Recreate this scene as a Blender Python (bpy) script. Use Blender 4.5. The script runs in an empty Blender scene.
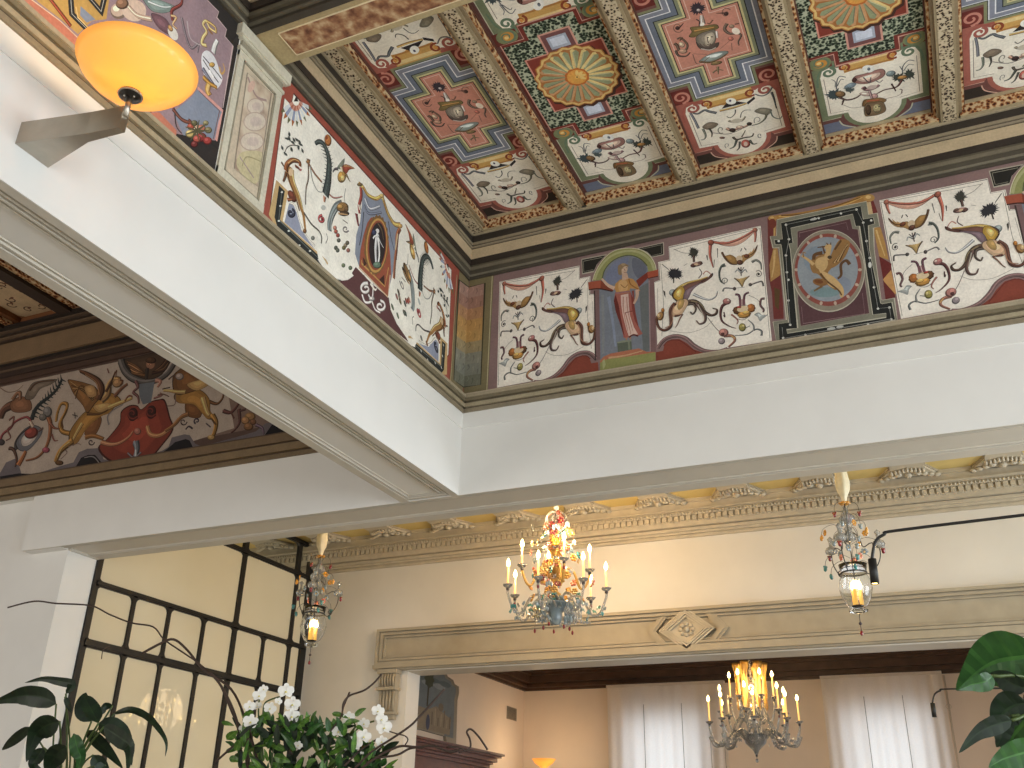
import bpy, math, random
from math import sin, cos, pi, sqrt, atan2, hypot
from mathutils import Vector, Matrix
from mathutils.geometry import tessellate_polygon
random.seed(7)
SC = bpy.context.scene
COL = bpy.context.collection
def rgb(r, g, b, k=1.0):
    f = lambda v: ((v / 255 + .055) / 1.055) ** 2.4 if v > 10 else v / 255 / 12.92
    return (min(1, f(r) * k), min(1, f(g) * k), min(1, f(b) * k))
# ---------------- camera (eye at the world origin, floor 1.5 m below)
YAW, PITCH, ROLL, FOC = -.424749520, .446373699, .0236074283, 973.977512
FWD = Vector((sin(YAW) * cos(PITCH), cos(YAW) * cos(PITCH), sin(PITCH)))
R0 = Vector((cos(YAW), -sin(YAW), 0)); U0 = R0.cross(FWD)
RT = cos(ROLL) * R0 + sin(ROLL) * U0; UP = -sin(ROLL) * R0 + cos(ROLL) * U0
cd = bpy.data.cameras.new('camera'); cam = bpy.data.objects.new('camera', cd); COL.objects.link(cam)
cd.sensor_fit = 'HORIZONTAL'; cd.sensor_width = 36; cd.lens = FOC / 1024 * 36; cd.clip_start = .05; cd.clip_end = 100
cam.matrix_world = Matrix(((RT.x, UP.x, -FWD.x, 0), (RT.y, UP.y, -FWD.y, 0), (RT.z, UP.z, -FWD.z, 0), (0, 0, 0, 1)))
SC.camera = cam
def ray(x, y): return RT * ((x - 512) / FOC) - UP * ((y - 384) / FOC) + FWD
def onX(x, y, X): d = ray(x, y); return d * (X / d.x)
def onY(x, y, Y): d = ray(x, y); return d * (Y / d.y)
def onZ(x, y, Z): d = ray(x, y); return d * (Z / d.z)
FL = -1.5; XL = -2.86; YB = 5.5; ZS = 2.13
# ---------------- materials
def newmat(name):
    m = bpy.data.materials.new(name); m.use_nodes = True
    nt = m.node_tree; return m, nt, nt.nodes['Principled BSDF']
def setp(b, **k):
    for n, v in k.items():
        n = n.replace('_', ' ')
        if n in b.inputs: b.inputs[n].default_value = v
def noise(nt, scale, detail=3, coord='Object', stretch=None):
    tc = nt.nodes.new('ShaderNodeTexCoord'); no = nt.nodes.new('ShaderNodeTexNoise')
    no.inputs['Scale'].default_value = scale; no.inputs['Detail'].default_value = detail
    if stretch:
        mp = nt.nodes.new('ShaderNodeMapping'); mp.inputs['Scale'].default_value = stretch
        nt.links.new(tc.outputs[coord], mp.inputs[0]); nt.links.new(mp.outputs[0], no.inputs['Vector'])
    else: nt.links.new(tc.outputs[coord], no.inputs['Vector'])
    return no
def ramp(nt, src, stops, mode='LINEAR'):
    r = nt.nodes.new('ShaderNodeValToRGB'); r.color_ramp.interpolation = mode
    e = r.color_ramp.elements
    while len(e) < len(stops): e.new(.5)
    for i, (p, c) in enumerate(stops): e[i].position = p; e[i].color = (*c, 1)
    nt.links.new(src, r.inputs[0]); return r
def bump(nt, b, src, strength=.1, dist=.01):
    bp = nt.nodes.new('ShaderNodeBump'); bp.inputs['Strength'].default_value = strength; bp.inputs['Distance'].default_value = dist
    nt.links.new(src, bp.inputs['Height']); nt.links.new(bp.outputs[0], b.inputs['Normal'])
def plain(name, c, rough=.6, var=.06, scale=6, metal=0, bmp=.05, **k):
    m, nt, b = newmat(name); setp(b, Roughness=rough, Metallic=metal, **k)
    n = noise(nt, scale, 4)
    r = ramp(nt, n.outputs['Fac'], [(.3, tuple(v * (1 - var) for v in c)), (.7, tuple(min(1, v * (1 + var)) for v in c))])
    nt.links.new(r.outputs[0], b.inputs['Base Color'])
    if bmp: bump(nt, b, noise(nt, scale * 12, 4).outputs['Fac'], bmp, .004)
    return m
def pigment(name, rough=.75, spec=.3):
    m, nt, b = newmat(name); setp(b, Roughness=rough, Specular_IOR_Level=spec)
    at = nt.nodes.new('ShaderNodeAttribute'); at.attribute_name = 'Col'
    n1 = noise(nt, 9, 6); n2 = noise(nt, 70, 5)
    mx = nt.nodes.new('ShaderNodeMath'); mx.operation = 'ADD'; nt.links.new(n1.outputs['Fac'], mx.inputs[0]); nt.links.new(n2.outputs['Fac'], mx.inputs[1])
    mr = nt.nodes.new('ShaderNodeMapRange'); mr.inputs[1].default_value = .6; mr.inputs[2].default_value = 1.4; mr.inputs[3].default_value = .80; mr.inputs[4].default_value = 1.16
    nt.links.new(mx.outputs[0], mr.inputs[0])
    mu = nt.nodes.new('ShaderNodeVectorMath'); mu.operation = 'SCALE'
    nt.links.new(at.outputs['Color'], mu.inputs[0]); nt.links.new(mr.outputs[0], mu.inputs['Scale']); nt.links.new(mu.outputs[0], b.inputs['Base Color'])
    bump(nt, b, n2.outputs['Fac'], .12, .004)
    return m
def spotted(name, stops, scale, kind='voronoi', rough=.7, stretch=None, rnd=1.0):
    m, nt, b = newmat(name); setp(b, Roughness=rough, Specular_IOR_Level=.3)
    if kind == 'voronoi':
        tc = nt.nodes.new('ShaderNodeTexCoord'); v = nt.nodes.new('ShaderNodeTexVoronoi'); v.inputs['Scale'].default_value = scale; v.inputs['Randomness'].default_value = rnd
        src = tc.outputs['Object']
        if stretch:
            mp = nt.nodes.new('ShaderNodeMapping'); mp.inputs['Scale'].default_value = stretch; nt.links.new(src, mp.inputs[0]); src = mp.outputs[0]
        nt.links.new(src, v.inputs['Vector'])
        n = noise(nt, scale * 2.2, 3)
        ad = nt.nodes.new('ShaderNodeMath'); ad.operation = 'MULTIPLY_ADD'; ad.inputs[1].default_value = .6
        nt.links.new(n.outputs['Fac'], ad.inputs[0]); nt.links.new(v.outputs['Distance'], ad.inputs[2]); out = ad.outputs[0]
    else: out = noise(nt, scale, 8, stretch=stretch).outputs['Fac']
    r = ramp(nt, out, stops); nt.links.new(r.outputs[0], b.inputs['Base Color'])
    bump(nt, b, out, .15, .004)
    return m
def glow(name, c, e, base=None):
    m, nt, b = newmat(name); setp(b, Base_Color=(*(base or c), 1), Roughness=.5, Emission_Color=(*c, 1), Emission_Strength=e)
    n = noise(nt, 4, 2); mr = nt.nodes.new('ShaderNodeMapRange'); mr.inputs[3].default_value = e * .9; mr.inputs[4].default_value = e * 1.1
    nt.links.new(n.outputs['Fac'], mr.inputs[0]); nt.links.new(mr.outputs[0], b.inputs['Emission Strength'])
    return m
def glass(name, c, rough=.03, ior=1.45, trans=1.0):
    m, nt, b = newmat(name); setp(b, Base_Color=(*c, 1), Roughness=rough, IOR=ior, Transmission_Weight=trans)
    n = noise(nt, 40, 2); bump(nt, b, n.outputs['Fac'], .05, .002); return m
M = dict(
    plaster=plain('white_plaster', (.80, .79, .76), .65, .025, 3),
    cream=plain('cream_plaster', rgb(220, 214, 204), .7, .04, 2.5),
    peach=plain('peach_plaster', rgb(226, 208, 188), .7, .03, 2.5),
    trim=plain('grey_beige_trim', rgb(206, 200, 188), .5, .03, 5),
    tan=plain('tan_stucco', rgb(166, 154, 132), .6, .07, 8),
    tan2=plain('pale_stucco', rgb(192, 181, 160), .6, .08, 14),
    yellow=plain('ochre_field', rgb(214, 190, 122), .7, .05, 6),
    dark=plain('dark_walnut', rgb(76, 56, 43), .45, .25, 10),
    dark2=plain('black_brown_wood', rgb(40, 28, 22), .5, .2, 10),
    paint=pigment('fresco_pigment'), wood=pigment('painted_timber', .55, .4),
    rib=spotted('stencilled_rosettes', [(.58, rgb(34, 24, 20)), (.66, rgb(80, 54, 44)), (.73, rgb(178, 162, 134)), (1, rgb(206, 192, 164))], 60),
    scroll=spotted('gilt_scroll_frieze', [(.5, rgb(66, 34, 24)), (.64, rgb(128, 70, 40)), (.78, rgb(178, 122, 74)), (.95, rgb(214, 190, 150))], 44, stretch=(1, .7, 1)),
    vein=spotted('brown_marbling', [(.34, rgb(100, 62, 46)), (.47, rgb(146, 104, 76)), (.56, rgb(172, 138, 104)), (.68, rgb(202, 180, 146))], 16, 'noise', .5),
    pinkm=spotted('pale_pink_marbling', [(.35, rgb(168, 146, 130)), (.5, rgb(202, 184, 162)), (.65, rgb(214, 204, 184))], 9, 'noise', .55),
    foliage=spotted('painted_foliage', [(.54, rgb(20, 24, 20)), (.68, rgb(44, 56, 44)), (.84, rgb(84, 100, 82)), (.98, rgb(184, 190, 166))], 55),
    steel=plain('brushed_steel', rgb(176, 168, 156), .32, .05, 20, 1),
    steel_dark=plain('dark_steel', rgb(70, 68, 66), .3, .1, 20, 1),
    iron=plain('black_iron', rgb(38, 36, 34), .45, .15, 15, .3),
    leaf=None, stem=plain('stem_green', rgb(70, 88, 40), .5, .2, 20),
    twig=plain('dark_twig', rgb(66, 50, 42), .7, .2, 30), soil=plain('soil', rgb(50, 38, 30), .9, .3, 40, bmp=.4),
    pot=plain('grey_ceramic', rgb(150, 146, 138), .4, .05, 5),
    wand=plain('pale_acrylic', rgb(206, 192, 172), .2, .03, 9), candle=glow('candle_wax', rgb(255, 190, 84), 1.0, rgb(250, 225, 170)), flame=glow('bulb_flame', rgb(255, 214, 130), 26),
    candle_off=plain('ivory_wax', rgb(240, 226, 190), .4, .03, 9),
    sleeve=plain('ivory_silk', rgb(236, 226, 196), .5, .08, 30),
    pane=glass('pane_glass', (.93, .96, .93), .0, 1.45), clear=glass('clear_glass', (.96, .98, 1.0)),
    g_blue=glass('blue_glass', rgb(176, 196, 206), .1, 1.45, .55), g_gold=glass('amber_glass', rgb(250, 176, 60), .12, 1.45, .45),
    g_red=glass('ruby_glass', rgb(150, 40, 50), .12, 1.45, .4), g_pink=glass('pink_glass', rgb(240, 140, 120), .12, 1.45, .4),
    g_teal=glass('teal_glass', rgb(70, 150, 150), .1, 1.45, .4), g_gray=glass('smoky_glass', rgb(206, 208, 206), .08, 1.45, .7),
    g_dark=plain('dark_glass', rgb(58, 50, 56), .12, .1, 30), g_honey=glass('honey_glass', rgb(250, 200, 110), .1, 1.45, .55),
    petal=plain('white_petal', rgb(246, 244, 238), .5, .02, 30), lip=plain('yellow_lip', rgb(226, 214, 120), .5, .1, 40),
    terrazzo=plain('stone_floor', rgb(186, 176, 160), .4, .12, 20),
    grey=plain('vent_grey', rgb(132, 122, 108), .5, .05, 30), mahogany=plain('mahogany', rgb(92, 46, 34), .35, .2, 14),
)
def leafmat(name, a, bcol, rough=.35):
    m, nt, b = newmat(name); setp(b, Roughness=rough, Specular_IOR_Level=.35)
    n = noise(nt, 25, 4); r = ramp(nt, n.outputs['Fac'], [(.3, a), (.7, bcol)]); at = nt.nodes.new('ShaderNodeAttribute'); at.attribute_name = 'Col'
    mu = nt.nodes.new('ShaderNodeVectorMath'); mu.operation = 'MULTIPLY'; nt.links.new(r.outputs[0], mu.inputs[0]); nt.links.new(at.outputs['Color'], mu.inputs[1]); nt.links.new(mu.outputs[0], b.inputs['Base Color']); return m
M['leaf'] = leafmat('dark_leaf', rgb(16, 30, 17), rgb(26, 44, 24), .5)
M['leaf2'] = leafmat('green_leaf', rgb(30, 64, 30), rgb(54, 96, 44)); M['leaf3'] = leafmat('fresh_leaf', rgb(56, 92, 34), rgb(92, 132, 56))
def shade_mat():
    m, nt, b = newmat('amber_bowl_glass'); nt.nodes.remove(b); out = nt.nodes['Material Output']
    tr = nt.nodes.new('ShaderNodeBsdfTranslucent'); tr.inputs[0].default_value = (*rgb(255, 214, 130), 1)
    df = nt.nodes.new('ShaderNodeBsdfPrincipled'); setp(df, Base_Color=(*rgb(250, 205, 120), 1), Roughness=.2, Emission_Color=(*rgb(255, 188, 78), 1), Emission_Strength=.38)
    n = noise(nt, 3, 2); r = ramp(nt, n.outputs['Fac'], [(.3, rgb(255, 198, 92)), (.7, rgb(255, 212, 124))]); nt.links.new(r.outputs[0], df.inputs['Emission Color'])
    mx = nt.nodes.new('ShaderNodeMixShader'); mx.inputs[0].default_value = .5
    nt.links.new(tr.outputs[0], mx.inputs[1]); nt.links.new(df.outputs[0], mx.inputs[2]); nt.links.new(mx.outputs[0], out.inputs[0]); return m
M['bowl'] = shade_mat()
def pane_mat():
    m, nt, b = newmat('window_glass'); nt.nodes.remove(b); out = nt.nodes['Material Output']
    tr = nt.nodes.new('ShaderNodeBsdfTransparent'); tr.inputs[0].default_value = (.95, .97, .94, 1); gl = nt.nodes.new('ShaderNodeBsdfGlossy'); gl.inputs['Roughness'].default_value = .01
    fr = nt.nodes.new('ShaderNodeFresnel'); n = noise(nt, 1.5, 2); bp = nt.nodes.new('ShaderNodeBump'); bp.inputs['Strength'].default_value = .03; nt.links.new(n.outputs['Fac'], bp.inputs['Height']); nt.links.new(bp.outputs[0], gl.inputs['Normal'])
    mx = nt.nodes.new('ShaderNodeMixShader'); nt.links.new(fr.outputs[0], mx.inputs[0]); nt.links.new(tr.outputs[0], mx.inputs[1]); nt.links.new(gl.outputs[0], mx.inputs[2]); nt.links.new(mx.outputs[0], out.inputs[0]); return m
M['pane'] = pane_mat()
def frost_mat():
    m, nt, b = newmat('frosted_glass'); nt.nodes.remove(b); out = nt.nodes['Material Output']
    tr = nt.nodes.new('ShaderNodeBsdfTranslucent'); tr.inputs[0].default_value = (*rgb(232, 222, 196), 1); df = nt.nodes.new('ShaderNodeBsdfDiffuse')
    n = noise(nt, 2, 2); r = ramp(nt, n.outputs['Fac'], [(.3, rgb(222, 212, 186)), (.7, rgb(228, 220, 198))]); nt.links.new(r.outputs[0], df.inputs[0])
    m1 = nt.nodes.new('ShaderNodeMixShader'); m1.inputs[0].default_value = .5; nt.links.new(tr.outputs[0], m1.inputs[1]); nt.links.new(df.outputs[0], m1.inputs[2])
    gl = nt.nodes.new('ShaderNodeBsdfGlossy'); gl.inputs['Roughness'].default_value = .012; m2 = nt.nodes.new('ShaderNodeMixShader'); lw = nt.nodes.new('ShaderNodeLayerWeight'); lw.inputs[0].default_value = .22
    nt.links.new(lw.outputs['Fresnel'], m2.inputs[0]); nt.links.new(m1.outputs[0], m2.inputs[1]); nt.links.new(gl.outputs[0], m2.inputs[2]); nt.links.new(m2.outputs[0], out.inputs[0]); return m
M['frost'] = frost_mat()
def curtain_mat():
    m, nt, b = newmat('sheer_curtain'); nt.nodes.remove(b); out = nt.nodes['Material Output']
    tr = nt.nodes.new('ShaderNodeBsdfTranslucent'); tr.inputs[0].default_value = (.86, .86, .84, 1)
    df = nt.nodes.new('ShaderNodeBsdfDiffuse')
    n = noise(nt, 60, 3); r = ramp(nt, n.outputs['Fac'], [(.3, rgb(222, 208, 192)), (.7, rgb(232, 220, 204))]); nt.links.new(r.outputs[0], df.inputs[0])
    mx = nt.nodes.new('ShaderNodeMixShader'); mx.inputs[0].default_value = .5
    nt.links.new(tr.outputs[0], mx.inputs[1]); nt.links.new(df.outputs[0], mx.inputs[2]); nt.links.new(mx.outputs[0], out.inputs[0]); return m
M['curtain'] = curtain_mat()
# ---------------- mesh builder
class MB:
    def __init__(s): s.V = []; s.F = []; s.S = []; s.C = []; s.K = []; s.mats = []
    def mi(s, m):
        if m not in s.mats: s.mats.append(m)
        return s.mats.index(m)
    def add(s, vs, fs, m='plaster', c=(1, 1, 1), smooth=False):
        b = len(s.V); s.V += [Vector(v) for v in vs]; k = s.mi(m)
        for f in fs: s.F.append([i + b for i in f]); s.S.append(smooth); s.C.append(c); s.K.append(k)
    def box(s, x0, x1, y0, y1, z0, z1, m='plaster', c=(1, 1, 1)):
        s.add([(x0, y0, z0), (x1, y0, z0), (x1, y1, z0), (x0, y1, z0), (x0, y0, z1), (x1, y0, z1), (x1, y1, z1), (x0, y1, z1)],
              [(0, 3, 2, 1), (4, 5, 6, 7), (0, 1, 5, 4), (1, 2, 6, 5), (2, 3, 7, 6), (3, 0, 4, 7)], m, c)
    def prism(s, prof, a, b, fn, m='plaster', c=(1, 1, 1)):
        n = len(prof); vs = [fn(p, q, a) for p, q in prof] + [fn(p, q, b) for p, q in prof]
        fs = [(i, (i + 1) % n, n + (i + 1) % n, n + i) for i in range(n)]
        tr = tessellate_polygon([[Vector((p, q, 0)) for p, q in prof]])
        s.add(vs, fs + [tuple(t) for t in tr] + [tuple(n + i for i in t) for t in tr], m, c)
    def tube(s, pts, r, n=8, m='iron', c=(1, 1, 1), cap=True):
        pts = [Vector(p) for p in pts]; rs = r if isinstance(r, (list, tuple)) else [r] * len(pts); vs = []; fs = []
        d0 = (pts[1] - pts[0]).normalized(); u = d0.orthogonal().normalized()
        for i, p in enumerate(pts):
            d = (pts[min(i + 1, len(pts) - 1)] - pts[max(i - 1, 0)]).normalized()
            u = (u - d * u.dot(d)).normalized(); w = d.cross(u)
            for k in range(n): a = 2 * pi * k / n; vs.append(p + (u * cos(a) + w * sin(a)) * rs[i])
        for i in range(len(pts) - 1):
            for k in range(n): fs.append((i * n + k, i * n + (k + 1) % n, (i + 1) * n + (k + 1) % n, (i + 1) * n + k))
        if cap: fs.append(tuple(range(n - 1, -1, -1))); fs.append(tuple((len(pts) - 1) * n + k for k in range(n)))
        s.add(vs, fs, m, c, True)
    def lathe(s, prof, o=(0, 0, 0), n=16, m='clear', c=(1, 1, 1), flute=0, nf=8, axis=None):
        o = Vector(o); vs = []; fs = []
        for r, z in prof:
            for k in range(n):
                a = 2 * pi * k / n; rr = r * (1 + flute * cos(a * nf)); v = Vector((rr * cos(a), rr * sin(a), z))
                if axis: v = Vector((0, 0, 1)).rotation_difference(Vector(axis)) @ v
                vs.append(o + v)
        for i in range(len(prof) - 1):
            for k in range(n): fs.append((i * n + k, i * n + (k + 1) % n, (i + 1) * n + (k + 1) % n, (i + 1) * n + k))
        s.add(vs, fs, m, c, True)
    def ball(s, o, rx, ry=None, rz=None, m='clear', n=8, c=(1, 1, 1)):
        ry = ry or rx; rz = rz or rx; o = Vector(o); h = max(3, n // 2); vs = []; fs = []
        for i in range(h + 1):
            t = pi * i / h
            for k in range(n): a = 2 * pi * k / n; vs.append(o + Vector((rx * sin(t) * cos(a), ry * sin(t) * sin(a), rz * cos(t))))
        for i in range(h):
            for k in range(n): fs.append((i * n + k, i * n + (k + 1) % n, (i + 1) * n + (k + 1) % n, (i + 1) * n + k))
        s.add(vs, fs, m, c, True)
    def build(s, name, parent=None, org=None, uv=None):
        me = bpy.data.meshes.new(name)
        if org is None: org = ORG.get(parent.name, Vector()) if parent else Vector()
        org = Vector(org)
        me.from_pydata([v - org for v in s.V], [], s.F)
        for k in s.mats: me.materials.append(M[k])
        at = me.color_attributes.new('Col', 'FLOAT_COLOR', 'CORNER'); buf = []
        for p, c in zip(me.polygons, s.C): buf += [*c, 1.0] * p.loop_total
        at.data.foreach_set('color', buf)
        me.polygons.foreach_set('use_smooth', s.S); me.polygons.foreach_set('material_index', s.K)
        me.update()
        o = bpy.data.objects.new(name, me); COL.objects.link(o)
        if parent: o.parent = parent; ORG[o.name] = org
        else: o.location = org; ORG[o.name] = org
        return o
ORG = {}
def thing(name, label, cat, loc, group=None):
    o = bpy.data.objects.new(name, None); COL.objects.link(o); o.location = loc; o.empty_display_size = .1; ORG[o.name] = Vector(loc)
    return tag(o, label, cat, group)
def tag(o, label, cat, group=None, kind=None):
    o['label'] = label; o['category'] = cat
    if group: o['group'] = group
    if kind: o['kind'] = kind
    return o
def struct(o): o['kind'] = 'structure'; return o
def dup(o, parent=None, loc=None, rz=None, label=None):
    c = o.copy(); COL.objects.link(c); c.parent = parent
    if loc is not None: c.location = loc
    if rz is not None: c.rotation_euler = (0, 0, rz)
    if label: c['label'] = label
    for ch in [x for x in KIDS.get(o.name, [])]:
        k = dup(ch, c); KIDS.setdefault(c.name, []).append(k)
    return c
KIDS = {}
def reg(o):
    KIDS.setdefault(o.parent.name, []).append(o); return o
def crv(pts, n=6, closed=False):
    P = [Vector(p) for p in pts]; L = len(P)
    if L < 3 and not closed: return P
    out = []
    g = (lambda i: P[i % L]) if closed else (lambda i: P[max(0, min(L - 1, i))])
    for i in range(L if closed else L - 1):
        a, b, c, d = g(i - 1), g(i), g(i + 1), g(i + 2)
        for k in range(n):
            t = k / n; out.append(.5 * ((2 * b) + (c - a) * t + (2 * a - 5 * b + 4 * c - d) * t * t + (3 * b - a - 3 * c + d) * t ** 3))
    if not closed: out.append(P[-1])
    return out
# ---------------- painter: flat pigment shapes on a plane, later shapes lie over earlier ones
def tone(c, f): return tuple(max(12, min(246, v * f)) for v in c)
class Art:
    gain = 1.0; rich = True
    def __init__(s, pm): s.pm = pm; s.it = []; s.o = (0, 0, 8.0)
    def at(s, ox, oy, k=8.0): s.o = (ox, oy, k); return s
    def P(s, x, y):
        ox, oy, k = s.o
        if k == 0: return Vector((x, y))
        u, v = s.pm(ox + x / k, oy + y / k); return Vector((u, v))
    def w(s, x, y, w):
        a = s.P(x, y); b = s.P(x + 4, y); c = s.P(x, y + 4); return w * ((a - b).length + (a - c).length) / 8
    def put(s, poly, col, m='paint', strip=False):
        if isinstance(col, tuple) and max(col) > 1.01:
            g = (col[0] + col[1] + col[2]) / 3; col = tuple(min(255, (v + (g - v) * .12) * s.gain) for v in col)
            if min(col) > 190: col = tuple(min(250, v * 1.10) for v in col)
            col = rgb(*col)
        xs = [p.x for p in poly]; ys = [p.y for p in poly]; s.it.append([poly, col, m, strip, (min(xs), min(ys), max(xs), max(ys))])
    def poly(s, pts, col, m='paint', sm=0):
        q = [s.P(*p) for p in pts]
        if sm: q = [Vector(p[:2]) for p in crv([(*p, 0) for p in q], 5, True)]
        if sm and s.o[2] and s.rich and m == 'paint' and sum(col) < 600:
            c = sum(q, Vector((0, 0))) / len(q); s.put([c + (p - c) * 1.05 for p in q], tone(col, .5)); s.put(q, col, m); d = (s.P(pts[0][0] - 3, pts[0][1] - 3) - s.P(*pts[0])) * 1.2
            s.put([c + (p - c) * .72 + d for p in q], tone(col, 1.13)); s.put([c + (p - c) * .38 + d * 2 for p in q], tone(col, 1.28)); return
        s.put(q, col, m)
    def line(s, pts, w, col, w2=None, sm=True, closed=False):
        if s.rich and s.o[2] and sm and not closed and 8.5 <= w <= 48 and sum(col) < 640:
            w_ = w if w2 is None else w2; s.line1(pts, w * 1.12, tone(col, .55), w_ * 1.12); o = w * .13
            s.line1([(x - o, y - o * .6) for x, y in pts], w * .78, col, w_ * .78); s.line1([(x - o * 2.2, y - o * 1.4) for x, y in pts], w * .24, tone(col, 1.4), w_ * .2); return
        s.line1(pts, w, col, w2, sm, closed)
    def line1(s, pts, w, col, w2=None, sm=True, closed=False):
        FAT = 1.3 if (s.o[2] != 0 and w < 24 and sm) else 1
        q = [s.P(*p) for p in pts]; W = s.w(*pts[len(pts) // 2], 1)
        if sm: q = [Vector(p[:2]) for p in crv([(*p, 0) for p in q], 5, closed)]
        n = len(q); w2 = w if w2 is None else w2; L = []; Rr = []
        for i, p in enumerate(q):
            a = q[(i - 1) % n] if closed else q[max(0, i - 1)]; b = q[(i + 1) % n] if closed else q[min(n - 1, i + 1)]
            d = (b - a); d = d.normalized() if d.length > 1e-9 else Vector((1, 0)); nn = Vector((-d.y, d.x))
            h = W * FAT * (w + (w2 - w) * i / max(1, n - 1)) / 2
            if not sm and 0 < i < n - 1:
                e = (p - a).normalized(); h = h / max(.5, abs(Vector((-e.y, e.x)).dot(nn)))
            L.append(p + nn * h); Rr.append(p - nn * h)
        if closed: L.append(L[0]); Rr.append(Rr[0])
        s.put(L + Rr, col, 'paint', True)
    def ell(s, cx, cy, rx, ry, col, rot=0, m='paint', n=18, sc=0, ns=8):
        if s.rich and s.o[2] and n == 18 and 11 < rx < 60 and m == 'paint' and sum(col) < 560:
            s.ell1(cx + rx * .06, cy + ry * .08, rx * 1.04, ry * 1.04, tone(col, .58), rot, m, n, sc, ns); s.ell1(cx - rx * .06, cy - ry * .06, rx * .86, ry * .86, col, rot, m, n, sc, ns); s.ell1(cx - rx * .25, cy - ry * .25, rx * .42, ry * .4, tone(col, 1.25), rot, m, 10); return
        s.ell1(cx, cy, rx, ry, col, rot, m, n, sc, ns)
    def ell1(s, cx, cy, rx, ry, col, rot=0, m='paint', n=18, sc=0, ns=8):
        pts = []
        for k in range(n):
            a = 2 * pi * k / n; f = 1 + sc * cos(a * ns); x = rx * cos(a) * f; y = ry * sin(a) * f
            pts.append((cx + x * cos(rot) - y * sin(rot), cy + x * sin(rot) + y * cos(rot)))
        s.poly(pts, col, m)
    def spiral(s, cx, cy, r, col, w=6, turns=1.4, st=0, d=1, w2=None):
        n = int(turns * 9); s.line([(cx + r * (1 - .8 * i / n) * cos(st + d * 2 * pi * turns * i / n), cy + r * (1 - .8 * i / n) * sin(st + d * 2 * pi * turns * i / n)) for i in range(n + 1)], w, col, w2 if w2 is not None else w * .7)
    def burst(s, cx, cy, rx, ry, col, n=20, w=9):
        rx *= 1.2; ry *= 1.2; s.ell(cx, cy, rx * .6, ry * .55, col, n=11, sc=.15)
        for k in range(n):
            a = 2 * pi * (k + .4 * random.random()) / n; f = .7 + .35 * random.random(); q = lambda r, d: (cx + rx * f * r * cos(a + d), cy + ry * f * r * sin(a + d))
            s.poly([q(.2, -.3), q(.6, -.22), q(1, 0), q(.62, .2), q(.2, .3)], col)
    def sprig(s, pts, col, r=24, w=16):
        for x, y, a in pts: s.line([(x - r * cos(a), y - r * sin(a)), (x, y), (x + r * cos(a), y + r * sin(a))], w * .3, col, w * .2); s.ell(x, y, r * .8, w * .45, col, a, n=8)
    def xform(s, f):
        c = Art(s.pm); c.it = [[[f(p) for p in q], col, m, st, None] for q, col, m, st, bb in s.it]
        for i in c.it: xs = [p.x for p in i[0]]; ys = [p.y for p in i[0]]; i[4] = (min(xs), min(ys), max(xs), max(ys))
        return c
    def emit(s, mb, to3, step=8e-5, base=.0015):
        lay = []
        for i, (q, col, m, strip, bb) in enumerate(s.it):
            l = 0
            for j in range(i):
                b = s.it[j][4]
                if lay[j] >= l and b[0] < bb[2] and bb[0] < b[2] and b[1] < bb[3] and bb[1] < b[3]: l = lay[j] + 1
            lay.append(l); h = base + l * step; vs = [to3(p.x, p.y, h) for p in q]
            if strip: n = len(q) // 2; fs = [(k, k + 1, n + k + 1, n + k) for k in range(n - 1)]
            else: fs = [tuple(t) for t in tessellate_polygon([[Vector((p.x, p.y, 0)) for p in q]])]
            mb.add(vs, fs, m, col)
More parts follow.
